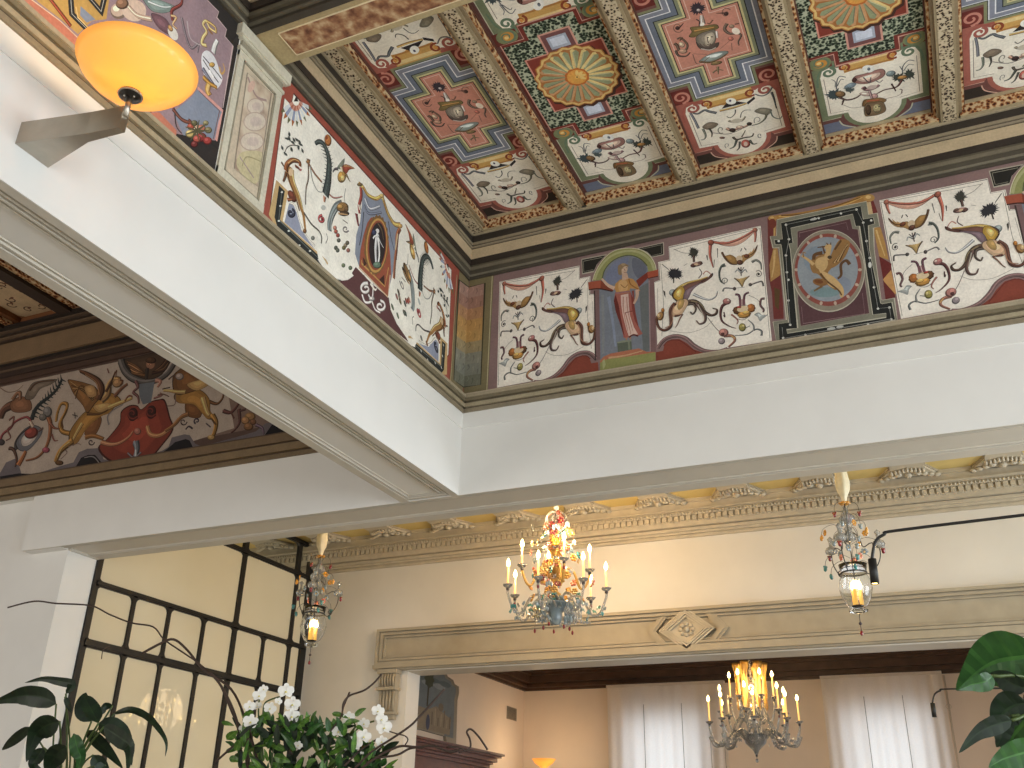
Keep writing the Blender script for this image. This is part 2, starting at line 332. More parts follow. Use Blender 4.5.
# ---------------- painted scenes, traced on the wall planes
def pmB(x, y): p = onY(x, y, YB); return p.x, p.z
def pmL(x, y): p = onX(x, y, XL); return p.y, p.z
def pmC(xc, z=4.27): return lambda x, y: (lambda p: (p.x - xc, p.y - 4.29))(onZ(x, y, z))
MAUVE = (140, 114, 112); WHITE = (226, 219, 207); INK = (70, 62, 54); GOLD = (196, 156, 86); ROSE = (176, 112, 98); BROWN = (110, 76, 54); RED = (150, 70, 54); SLATE = (122, 130, 148)
def griffin_art():
    a = Art(pmB); a.at(650, 226); B = lambda L: [(x, y + 320) for x, y in L]
    a.poly([(150, 165), (885, 0)] + B([(975, 600), (620, 655), (550, 674), (480, 674), (420, 660), (360, 625), (290, 565), (220, 545), (150, 558), (100, 590), (60, 645)]) + [(35, 450), (75, 435), (65, 290), (155, 270)], WHITE)
    for L in ([(40, 452), (80, 440), (72, 296), (160, 275), (154, 172), (880, 8)], [(190, 190), (880, 20), (960, 900)], [(85, 300), (110, 620), (95, 880)]): a.line(L, 3, (120, 108, 98), sm=False)
    a.line(B([(62, 660), (100, 605), (150, 572), (220, 560), (290, 580), (350, 632), (420, 672), (490, 686), (560, 684), (620, 664)]), 26, (124, 96, 94))
    a.poly(B([(48, 775), (48, 690), (105, 680), (118, 622), (170, 588), (235, 585), (300, 622), (350, 668), (430, 697), (240, 740)]), (142, 66, 50))
    a.line(B([(110, 640), (150, 600), (230, 595), (300, 640), (370, 690)]), 5, (112, 48, 40))
    a.poly([(505, 128), (610, 160), (690, 155), (760, 118), (832, 50), (835, 35), (780, 75), (690, 118), (600, 142)], (214, 162, 140), sm=1)
    a.line([(495, 128), (600, 140), (700, 112), (780, 70), (838, 32)], 15, (168, 94, 78), 12)
    a.line([(485, 150), (482, 230), (495, 290), (508, 335)], 24, (174, 96, 80), 4); a.line([(840, 40), (845, 80), (840, 130)], 18, (184, 110, 92), 8)
    a.ell(486, 132, 24, 22, (156, 88, 70)); a.ell(840, 32, 20, 18, (170, 104, 84))
    a.poly([(576, 212), (600, 240), (645, 232), (690, 260), (702, 302), (650, 305), (600, 262)], (150, 112, 62), sm=1); a.line([(576, 212), (604, 262), (650, 304), (700, 308)], 12, (88, 60, 42), 6)
    a.poly([(722, 292), (738, 236), (790, 226), (830, 200), (857, 155), (850, 198), (820, 242), (770, 272), (738, 305)], (162, 122, 72), sm=1); a.line([(858, 160), (830, 215), (790, 235), (760, 232)], 8, (92, 64, 44), 4); a.ell(772, 240, 22, 16, (118, 66, 44))
    a.ell(715, 262, 26, 24, (216, 192, 160)); a.ell(718, 292, 24, 20, (98, 62, 48)); a.line([(725, 205), (735, 180)], 5, INK); a.line([(755, 175), (770, 195)], 5, INK)
    a.burst(350, 212, 44, 44, (66, 66, 60)); a.burst(200, 385, 66, 44, (52, 52, 58)); a.line([(350, 240), (352, 290)], 12, (92, 70, 62)); a.line([(190, 410), (190, 458)], 7, INK)
    a.ell(372, 306, 48, 17, (160, 118, 108), -.2); a.ell(345, 318, 22, 14, (92, 62, 56)); a.ell(400, 292, 18, 10, (104, 76, 66)); a.ell(370, 308, 16, 8, (220, 190, 150))
    a.line([(190, 185), (260, 215), (330, 220)], 3, (150, 140, 128)); a.line([(95, 305), (150, 350)], 4, INK); a.line([(270, 320), (300, 300)], 3, (170, 160, 150))
    a.poly([(105, 515), (122, 525), (125, 575), (112, 550)], INK); a.line([(455, 235), (462, 275)], 8, INK, 3); a.line([(540, 180), (542, 255)], 6, (110, 104, 96), 3); a.line([(515, 270), (512, 330)], 5, (130, 120, 110), 2)
    a.line([(600, 308), (572, 325), (555, 375), (565, 440), (600, 465)], 15, (82, 88, 82), 6); a.line([(610, 320), (580, 330)], 6, (90, 96, 90)); a.spiral(602, 440, 27, (100, 96, 92), 5, 1.3, 2.6)
    a.line([(815, 290), (850, 275), (885, 300), (892, 350)], 16, (110, 112, 104), 6); a.spiral(868, 386, 30, (100, 96, 92), 5, 1.3, 4); a.ell(870, 386, 10, 10, (70, 64, 60))
    for s_, x0 in ((1, 730), (-1, 730)): a.line([(x0, 375), (x0 + s_ * 30, 350), (x0 + s_ * 48, 372)], 11, (150, 152, 150), 4)
    a.line([(728, 330), (730, 400)], 6, (96, 84, 80)); a.line([(705, 335), (730, 360), (752, 330)], 8, (70, 60, 62), 4)
    a.poly([(675, 418), (705, 428), (728, 420), (755, 418), (795, 400), (758, 440), (738, 488), (712, 452)], (176, 146, 92), sm=1); a.line([(676, 418), (712, 450), (736, 486)], 8, (96, 74, 52), 4); a.line([(795, 402), (758, 440), (742, 484)], 7, (110, 84, 58), 3)
    a.line([(582, 525), (600, 498), (670, 502)], 9, (104, 100, 96), 6); a.ell(676, 502, 13, 14, (78, 70, 66)); a.line([(908, 482), (895, 446), (860, 452), (805, 472)], 9, (96, 90, 86), 7); a.ell(802, 470, 14, 13, (84, 76, 72)); a.line([(690, 498), (760, 490)], 3, (150, 144, 138))
    a.at(650, 266)
    a.line([(684, 228), (715, 240), (722, 315)], 13, (96, 62, 72), 11); a.line([(792, 212), (757, 235), (750, 315)], 12, (96, 62, 72), 12); a.poly([(715, 270), (760, 265), (765, 325), (712, 330)], (124, 78, 84)); a.line([(738, 268), (738, 320)], 9, (176, 140, 138))
    a.spiral(745, 350, 94, (140, 132, 124), 4, .8, 2.4, -1); a.line([(790, 235), (860, 270), (890, 320)], 3, (150, 140, 130))
    a.ell(700, 355, 38, 32, (98, 64, 40), sc=.08); a.ell(808, 336, 33, 34, (172, 104, 50), sc=.08); a.ell(752, 388, 52, 28, (196, 142, 66), -.15, sc=.08); a.ell(742, 345, 46, 24, (224, 200, 160), -.2); a.ell(712, 330, 18, 8, (176, 60, 50)); a.ell(770, 372, 30, 14, (226, 178, 96), -.2)
    a.line([(610, 300), (578, 325), (565, 385), (580, 445), (640, 485), (690, 500)], 20, (92, 56, 56), 3); a.line([(590, 395), (600, 410), (592, 370)], 7, (80, 50, 52)); a.ell(614, 283, 32, 25, (166, 108, 104)); a.ell(628, 276, 12, 10, (214, 176, 164))
    a.line([(652, 390), (690, 420), (705, 445), (695, 468)], 10, (150, 96, 84), 4); a.line([(918, 262), (890, 268), (884, 315), (910, 350), (905, 372)], 14, (104, 74, 74), 9); a.poly([(838, 392), (870, 375), (900, 395), (940, 392), (905, 420), (880, 440), (862, 408)], (158, 162, 160), sm=1)
    a.line([(892, 558), (892, 520), (845, 508), (775, 548), (680, 557)], 12, (96, 98, 96), 4); a.line([(832, 520), (826, 470), (785, 432)], 11, (116, 118, 116), 4); a.line([(760, 500), (800, 480)], 5, (110, 110, 100)); a.ell(738, 490, 28, 32, (152, 140, 72)); a.ell(748, 482, 12, 14, (200, 184, 120))
    a.line([(462, 414), (520, 490), (560, 530)], 4, (120, 110, 104)); a.ell(572, 600, 27, 25, (150, 136, 138)); a.line([(595, 560), (660, 562), (680, 600), (630, 650)], 26, (146, 98, 82), 10); a.line([(650, 558), (682, 580)], 8, (206, 160, 96)); a.ell(588, 532, 38, 32, (180, 122, 112)); a.ell(582, 545, 14, 12, (88, 52, 50))
    a.line([(160, 520), (300, 536), (425, 500), (500, 440)], 3, (170, 160, 150)); a.line([(60, 180), (64, 380)], 2, (150, 140, 130))
    a.line([(350, 228), (420, 258), (480, 270), (528, 245), (542, 205)], 22, (156, 156, 156), 3); a.ell(182, 212, 30, 26, (150, 160, 160))
    a.line([(388, 100), (415, 60), (395, 22)], 7, (96, 76, 76), 4); a.line([(425, 68), (450, 42), (482, 62), (490, 82)], 7, (190, 128, 112), 4)
    a.poly([(492, 62), (492, 90), (440, 130), (372, 162), (330, 212), (302, 262), (262, 295), (225, 285), (186, 248), (190, 208), (235, 165), (300, 130), (400, 110), (458, 96)], (104, 70, 62), sm=1)
    a.line([(196, 238), (235, 176), (310, 136), (400, 112), (462, 90)], 18, (196, 156, 84), 8); a.line([(190, 250), (225, 190), (300, 140)], 6, (230, 200, 130), 3)
    for k in range(6): a.line([(250 + k * 10, 255 - k * 4), (320 + k * 16, 195 - k * 12), (400 + k * 12, 140 - k * 8)], 4, (70, 46, 44), 2)
    a.poly([(190, 245), (205, 200), (250, 165), (275, 190), (272, 235), (245, 292), (212, 270)], (190, 150, 62), sm=1); a.poly([(208, 225), (240, 185), (255, 205), (235, 250)], (220, 190, 112), sm=1)
    a.poly([(285, 200), (340, 165), (420, 132), (345, 190), (315, 250), (285, 290), (270, 250)], (118, 98, 106), sm=1)
    a.line([(300, 290), (355, 285), (405, 315), (440, 370), (490, 397), (532, 385), (538, 352), (505, 342)], 34, (84, 66, 56), 7); a.line([(330, 282), (400, 300), (440, 355)], 8, (150, 132, 96), 3)
    a.line([(375, 300), (412, 355), (445, 400), (440, 450), (400, 467), (374, 440)], 26, (92, 72, 66), 7); a.line([(300, 312), (350, 308), (368, 350), (345, 387), (325, 370)], 15, (90, 78, 70), 7); a.line([(385, 310), (410, 360), (430, 400)], 5, (186, 176, 160))
    a.poly([(235, 275), (290, 270), (305, 300), (280, 350), (250, 392), (205, 408), (168, 385), (165, 345), (200, 305)], (208, 172, 136), sm=1); a.poly([(240, 270), (275, 280), (262, 330), (232, 350), (222, 320)], (176, 142, 84), sm=1)
    a.line([(262, 390), (238, 430), (222, 470), (205, 495)], 9, (130, 90, 74), 3); a.line([(200, 402), (268, 390)], 12, (96, 60, 52), 4)
    a.line([(205, 300), (168, 355), (172, 440), (165, 492), (120, 518), (78, 500), (60, 455), (62, 405)], 26, (92, 60, 50), 14); a.line([(196, 320), (178, 370), (182, 440), (160, 480), (122, 498)], 7, (172, 124, 96), 5)
    a.ell(84, 402, 26, 34, (178, 130, 74), .2); a.ell(72, 400, 14, 20, (214, 176, 128)); a.ell(104, 356, 13, 18, (186, 120, 52)); a.line([(60, 420), (45, 430)], 6, BROWN); a.line([(90, 430), (108, 400), (110, 370)], 6, (96, 62, 40))
    return a
def niche_art():
    k = 1024 / 104; a = Art(pmB); a.rich = False; a.at(568, 240, k); Lw = lambda L: [(x, y + 591) for x, y in L]
    for P in ([(132, 188), (385, 140), (290, 235), (262, 300), (255, 318), (140, 340)], [(680, 82), (945, 22), (948, 148), (822, 175), (770, 118)]): a.poly(P, (186, 178, 160)); 
    for P in ([(140, 196), (370, 152), (285, 240), (258, 302), (145, 328)], [(696, 84), (935, 32), (938, 142), (828, 165), (780, 118)]): a.poly(P, (40, 38, 34))
    a.line([(152, 210), (340, 172)], 4, (150, 146, 128)); a.line([(152, 210), (156, 312), (250, 292)], 4, (150, 146, 128), sm=False); a.line([(720, 92), (918, 48), (922, 132), (830, 155)], 4, (150, 146, 128), sm=False)
    a.poly([(305, 490), (330, 390), (360, 290), (420, 215), (500, 168), (600, 148), (690, 168), (750, 205), (790, 270), (795, 500), (805, 1110), (320, 1190)], (124, 130, 142))
    a.poly([(380, 330), (450, 230), (520, 190), (600, 180), (560, 300), (480, 420), (380, 430)], (120, 128, 156), sm=1); a.poly([(640, 180), (740, 220), (775, 300), (700, 380), (640, 300)], (104, 108, 124), sm=1)
    a.poly([(700, 470), (790, 420), (800, 1090), (740, 1100)], (108, 112, 112)); a.line([(400, 560), (440, 800), (470, 1050)], 30, (136, 146, 168), 18); a.line([(340, 540), (350, 900), (345, 1120)], 26, (134, 138, 142), 20)
    a.poly([(242, 402), (270, 320), (320, 230), (390, 150), (470, 102), (560, 84), (650, 84), (740, 108), (815, 168), (855, 235), (870, 300), (790, 312), (780, 255), (735, 205), (675, 168), (600, 152), (505, 172), (425, 220), (362, 298), (332, 395)], (150, 152, 92))
    a.line([(262, 395), (300, 300), (370, 205), (450, 145), (560, 112), (660, 112), (750, 148), (820, 215), (850, 300)], 16, (178, 178, 126)); a.line([(242, 402), (270, 320), (320, 230), (390, 150), (470, 102), (560, 84), (650, 84), (740, 108), (815, 168), (855, 235), (870, 300)], 5, (216, 208, 180))
    a.line([(335, 395), (362, 298), (425, 220), (505, 172), (600, 152), (675, 168), (735, 205), (780, 255)], 8, (92, 96, 60))
    a.poly([(255, 500), (308, 488), (320, 1180), (265, 1190)], (128, 98, 98)); a.poly([(255, 500), (268, 498), (278, 1188), (265, 1190)], (70, 56, 54)); a.poly([(795, 390), (845, 380), (868, 1105), (808, 1110)], (132, 98, 98)); a.line([(800, 400), (812, 1100)], 5, (176, 150, 148))
    a.poly([(200, 418), (325, 398), (450, 490), (440, 508), (305, 482), (205, 490)], (172, 84, 60)); a.poly([(325, 398), (450, 490), (440, 508), (320, 478)], (136, 62, 44)); a.line([(205, 492), (305, 482), (440, 508)], 9, (70, 34, 28))
    a.poly([(670, 402), (780, 318), (790, 375), (700, 465)], (130, 52, 40)); a.poly([(780, 318), (888, 292), (888, 355), (790, 378)], (178, 82, 56)); a.line([(790, 380), (888, 358)], 8, (96, 44, 36))
    a.poly(Lw([(316, 600), (350, 560), (420, 528), (520, 510), (700, 478), (770, 510), (862, 512), (864, 560), (318, 640)]), (186, 112, 82)); a.line(Lw([(400, 570), (560, 548), (740, 500)]), 16, (206, 160, 118), 6)
    a.poly(Lw([(318, 620), (390, 582), (560, 562), (862, 515), (864, 625), (318, 705)]), (150, 152, 88)); a.poly(Lw([(340, 600), (360, 580), (372, 640), (345, 690)]), (170, 172, 120))
    a.poly(Lw([(484, 418), (625, 400), (632, 490), (492, 514)]), (98, 106, 92)); a.poly(Lw([(484, 418), (540, 400), (628, 396), (625, 408), (490, 428)]), (140, 146, 122)); a.line(Lw([(600, 410), (604, 490)]), 14, (126, 134, 112))
    a.line(Lw([(575, 350), (578, 396)]), 16, (176, 128, 100), 12); a.line(Lw([(612, 345), (615, 390)]), 14, (176, 128, 100), 10)
    a.poly([(468, 515), (612, 500), (650, 600), (662, 700), (668, 730), (690, 840), (720, 900), (738, 925), (690, 945), (645, 932), (600, 962), (550, 966), (536, 900), (505, 800), (470, 700), (452, 600)], (172, 96, 84))
    a.poly([(452, 600), (470, 540), (500, 640), (520, 760), (560, 960), (536, 900), (505, 800), (470, 700)], (112, 44, 38)); a.poly([(620, 520), (650, 600), (668, 730), (700, 870), (660, 800), (632, 680)], (138, 62, 54))
    a.poly([(520, 545), (595, 530), (600, 640), (610, 740), (650, 860), (690, 930), (600, 948), (575, 880), (540, 740), (525, 640)], (222, 190, 176)); 
    for L in ([(545, 560), (548, 700), (590, 900)], [(580, 560), (590, 700), (640, 900)], [(565, 720), (600, 840), (620, 930)]): a.line(L, 7, (180, 112, 100), 3)
    a.line([(560, 720), (640, 700)], 6, (126, 54, 46)); a.line([(600, 960), (645, 935), (690, 948)], 12, (96, 36, 34))
    a.poly([(455, 480), (470, 430), (510, 395), (570, 372), (640, 385), (680, 430), (712, 505), (660, 482), (612, 478), (605, 520), (480, 535), (470, 500)], (196, 142, 78)); a.poly([(500, 420), (560, 392), (590, 440), (580, 500), (510, 510)], (214, 166, 106), sm=1); a.line([(600, 385), (620, 440), (700, 490)], 8, (150, 98, 48)); a.line([(520, 440), (560, 470), (590, 440)], 5, (140, 92, 50))
    a.line([(475, 525), (606, 508)], 14, (156, 104, 110)); a.line([(640, 500), (650, 610)], 16, (142, 70, 62), 8)
    a.line([(458, 478), (400, 450), (358, 410), (335, 382)], 34, (214, 178, 152), 14); a.line([(682, 490), (680, 560), (650, 630)], 36, (210, 172, 148), 20)
    a.line([(558, 330), (566, 392)], 46, (206, 170, 146), 60); a.ell(548, 285, 40, 50, (210, 178, 152), .1); a.poly([(492, 300), (500, 250), (560, 232), (600, 262), (560, 262), (530, 290), (530, 345), (500, 340)], (150, 122, 88), sm=1); a.ell(545, 243, 22, 12, (176, 150, 112))
    a.line([(556, 285), (564, 308)], 5, (150, 112, 92)); a.line([(552, 324), (570, 322)], 4, (140, 76, 66)); a.line([(534, 280), (548, 278)], 4, (80, 60, 50)); a.line([(570, 276), (582, 274)], 4, (80, 60, 50))
    return a
def medal_art():
    a = Art(pmB); a.rich = False; a.at(760, 190); N = lambda L: [(x + 64, y + 480) for x, y in L]; GR = (132, 130, 112); PALE = (198, 192, 172)
    a.poly([(60, 225), (130, 230), (132, 480), (165, 690), (185, 900), (190, 1030), (110, 1035), (95, 820), (70, 700)], (120, 54, 50)); a.poly([(110, 460), (140, 470), (160, 600), (165, 680), (85, 735), (76, 600)], (184, 138, 78)); a.line([(118, 480), (112, 600), (95, 700)], 14, (212, 174, 112), 6); a.poly([(110, 240), (128, 240), (124, 380), (108, 380)], (196, 152, 90)); a.poly([(115, 780), (160, 800), (150, 960), (120, 930)], (96, 70, 40))
    a.poly([(845, 90), (905, 80), (945, 190), (890, 200)], (120, 50, 46)); a.poly([(850, 100), (885, 95), (905, 195), (870, 200)], (206, 176, 128)); a.poly([(905, 300), (965, 300), (1000, 420), (1030, 560), (955, 535)], (190, 142, 76)); a.line([(930, 320), (965, 430), (1000, 530)], 10, (220, 182, 116), 5)
    a.poly([(952, 530), (1052, 590), (1050, 640), (985, 715)], (116, 44, 42)); a.poly([(985, 715), (1050, 640), (1090, 830), (1075, 840), (1010, 770)], (206, 150, 88)); a.poly([(985, 725), (1078, 830), (1085, 865), (1005, 880)], (112, 46, 44))
    a.poly([(125, 205), (250, 190), (400, 165), (560, 130), (700, 90), (830, 35), (860, 95), (800, 100), (560, 190), (400, 228), (240, 246), (130, 232)], (178, 128, 62), sm=1)
    for L in ([(150, 212), (300, 215), (480, 180), (700, 110), (820, 60)], [(180, 228), (340, 228), (560, 178), (760, 108)]): a.line(L, 9, (216, 172, 96), 5)
    a.line([(170, 205), (320, 196), (520, 155), (800, 62)], 8, (112, 72, 36), 5); a.ell(102, 226, 36, 22, (186, 136, 72)); a.ell(96, 222, 16, 10, (216, 176, 110)); a.ell(872, 64, 46, 30, (190, 142, 76)); a.ell(866, 58, 22, 14, (222, 184, 118)); a.ell(100, 270, 30, 40, (126, 58, 44))
    fr = [(138, 238), (852, 92), (868, 198), (938, 186), (958, 292), (908, 305)] + N([(850, 0), (905, 400), (925, 402), (1010, 385), (1040, 590), (70, 755), (40, 575), (148, 560), (90, 0)]) + [(152, 462), (104, 465), (82, 372), (132, 368)]
    a.poly(fr, GR); a.line(fr, 5, PALE, sm=False, closed=True)
    bl = [(168, 264), (806, 128), (826, 235), (906, 220), (918, 272), (868, 286)] + N([(812, 0), (902, 428), (915, 432), (992, 418), (1018, 560), (92, 738), (82, 592), (165, 582), (112, 0)]) + [(168, 436), (122, 438), (114, 400), (180, 394)]
    a.poly(bl, (38, 40, 38)); a.line(bl, 4, PALE, sm=False, closed=True)
    inn = [(246, 306), (742, 194), (764, 292), (796, 290)] + N([(838, 518), (945, 508), (945, 540), (156, 668), (150, 638), (238, 626), (180, 0)]) + [(232, 432), (264, 424)]
    a.poly(inn, GR); a.line(inn, 5, PALE, sm=False, closed=True)
    fld = [(300, 332), (722, 232), (742, 312), (786, 316)] + N([(812, 508), (262, 610), (240, 420)]) + [(300, 500)]; a.poly(fld, (94, 62, 66)); a.line(fld, 4, (160, 140, 130), sm=False, closed=True)
    a.line([(318, 380), (315, 345), (690, 262), (705, 320)], 3, (150, 118, 120), sm=False); a.line(N([(268, 455), (282, 590), (775, 510), (755, 345)]), 3, (150, 118, 120), sm=False)
    a.ell(548, 648, 292, 330, (196, 188, 168), n=48); a.ell(548, 646, 286, 322, (146, 136, 118), n=48); a.ell(546, 640, 268, 290, (148, 78, 68), n=48)
    for k in range(14): t = k * 2 * pi / 14; a.ell(546 + 254 * cos(t), 640 + 274 * sin(t), 16, 12, (196, 170, 150), t)
    a.ell(542, 636, 242, 258, (146, 154, 162), n=48); a.ell(470, 560, 120, 110, (132, 146, 160)); a.ell(640, 760, 90, 70, (134, 144, 160)); a.ell(520, 820, 120, 40, (122, 148, 152))
    D1 = (158, 116, 66); D2 = (208, 170, 112); D3 = (104, 70, 40)
    a.line([(622, 712), (650, 680), (648, 600), (690, 566), (718, 598)], 13, D3, 20)
    a.poly([(555, 560), (592, 470), (640, 400), (712, 408), (716, 455), (688, 525), (640, 585), (580, 625), (540, 610)], D1, sm=1); a.line([(598, 480), (650, 405)], 12, D3)
    for k in range(5): a.line([(580 + k * 14, 590 - k * 5), (640 + k * 10, 520 - k * 10), (700 + k * 2, 430 + k * 4)], 8, D2 if k % 2 else D3, 4)
    a.poly([(400, 590), (430, 545), (520, 512), (570, 545), (582, 610), (545, 665), (575, 710), (610, 790), (600, 800), (540, 760), (470, 680), (420, 660)], D1, sm=1); a.poly([(450, 560), (520, 535), (545, 590), (510, 650), (450, 620)], D2, sm=1)
    a.poly(N([(410, 160), (480, 190), (540, 230), (600, 300), (606, 370), (580, 378), (562, 322), (500, 296), (460, 250), (430, 200)]), D2, sm=1); a.line(N([(420, 190), (470, 250), (560, 320), (590, 365)]), 12, D3, 8)
    a.line([(430, 600), (385, 560), (335, 528)], 26, D2, 14); a.line([(430, 560), (440, 520), (500, 505)], 18, D3, 26); a.ell(482, 740, 60, 30, (146, 102, 58), .15); a.ell(470, 735, 36, 16, (120, 72, 40), .15); a.line([(500, 770), (450, 800), (432, 812)], 16, (130, 96, 58), 8)
    a.line([(530, 560), (545, 500), (552, 460)], 44, D2, 34); a.ell(545, 458, 30, 22, D2, -.3); a.line([(520, 455), (460, 462)], 10, D3, 6); a.line([(545, 440), (530, 425)], 9, D3, 3); a.line([(565, 440), (568, 420)], 8, D3, 3); a.line([(520, 510), (500, 450)], 12, D3, 5); a.ell(558, 540, 18, 14, (80, 62, 44)); a.line([(350, 540), (345, 500), (370, 510)], 8, D1, 4)
    for x, y in ((208, 280), (440, 230), (470, 226), (648, 188), (772, 158), (150, 410), (232, 396), (208, 525), (216, 660), (228, 720), (826, 262), (890, 245), (852, 410), (878, 545), (880, 600), (228, 885), (912, 780), (242, 1080), (186, 1185), (364, 1160), (560, 1112), (650, 1100), (864, 1072), (944, 950), (1036, 942), (1050, 1035)): a.ell(x, y, 10, 9, (206, 204, 196))
    a.line([(208, 280), (232, 396), (208, 525), (228, 885), (242, 1080)], 4, (150, 150, 144), sm=False); a.line([(208, 280), (772, 158), (826, 262), (878, 560), (944, 950), (1036, 942), (1050, 1035), (186, 1190), (178, 1100)], 4, (150, 150, 144), sm=False); a.ell(430, 236, 30, 9, (190, 190, 184), -.2); a.ell(570, 1112, 34, 12, (190, 190, 184), -.15); a.ell(640, 1096, 30, 10, (190, 190, 184), -.15); a.ell(880, 602, 14, 24, (200, 200, 194))
    return a
def corner_art(side):
    a = Art(pmB if side == 'B' else pmL).at(0, 0, 1)
    if side == 'B':
        a.poly([(462, 397), (470, 280), (494, 273.5), (488, 392)], (132, 120, 84)); a.line([(492.5, 276), (487, 391)], .9, (190, 178, 140), sm=False)
        T = [(469, 287.5), (485.2, 283.5)]; U = [(467.5, 318), (483.6, 315)]; W = [(465.5, 350), (482, 347)]; Z = [(463.4, 387.5), (481, 385)]
    else:
        a.poly([(462, 397), (470, 280), (459, 271), (449, 385)], (132, 118, 84)); a.line([(456.5, 275), (449.8, 385)], .8, (178, 160, 120), sm=False)
        T = [(468.6, 287.5), (458.5, 280)]; U = [(467, 318), (457, 310)]; W = [(465.3, 350), (455, 343)]; Z = [(463.2, 387.5), (453.2, 380)]
    cs = [(172, 134, 118), (164, 122, 104), (178, 132, 92), (190, 146, 84), (188, 148, 86), (160, 142, 104), (138, 136, 120), (132, 132, 118), (116, 116, 98)]; lp = lambda A, B_, f: (A[0] + (B_[0] - A[0]) * f, A[1] + (B_[1] - A[1]) * f)
    for k in range(9):
        f, g = k / 9, (k + 1) / 9; a.poly([lp(T[0], Z[0], f), lp(T[1], Z[1], f), lp(T[1], Z[1], g), lp(T[0], Z[0], g)], cs[k])
        for j in range(3): h = .2 + .3 * j; p = lp(lp(T[0], Z[0], f + .03 * j), lp(T[1], Z[1], f + .03 * j), h); a.line([p, (p[0] + 1.5 - j, p[1] + 3), (p[0] - 1, p[1] + 6)], 1.1, tuple(int(v * (.86 if (k + j) % 2 else 1.1)) for v in cs[k]), .4)
    a.line([T[0], T[1], Z[1], Z[0]], .9, (70, 66, 50), sm=False)
    for k in range(0):
        f = k / 6; p = (T[0][0] * (1 - f) + Z[0][0] * f, T[0][1] * (1 - f) + Z[0][1] * f); q = (T[1][0] * (1 - f) + Z[1][0] * f, T[1][1] * (1 - f) + Z[1][1] * f); s = .35 + .2 * sin(k * 2.3); a.ell(p[0] + (q[0] - p[0]) * s, p[1] + (q[1] - p[1]) * s, 3.4, 4.4, [(186, 160, 146), (196, 150, 96), (206, 166, 96), (198, 160, 88), (150, 148, 130), (158, 156, 142), (120, 118, 104)][k])
    return a
RB = (160, 84, 70); LW = (224, 220, 208)
def lfrieze_art():
    a = Art(pmL); a.at(256, 84); F2 = lambda L: [(x, y + 576) for x, y in L]; g = lambda x, y: ((x - 256) * 8, (y - 84) * 8)
    F3 = lambda x, y: (672 + x, 768 + y); F4 = lambda x, y: (672 + x, 1376 + y)
    wp = [(225, 112), (278, 165), (300, 78), F4(890, 108), F4(866, 790), g(440, 367)] + F2([(165, 600), (105, 468)])
    a.poly(wp, LW); a.line(wp, 4, (96, 60, 54), sm=False, closed=True)
    return a
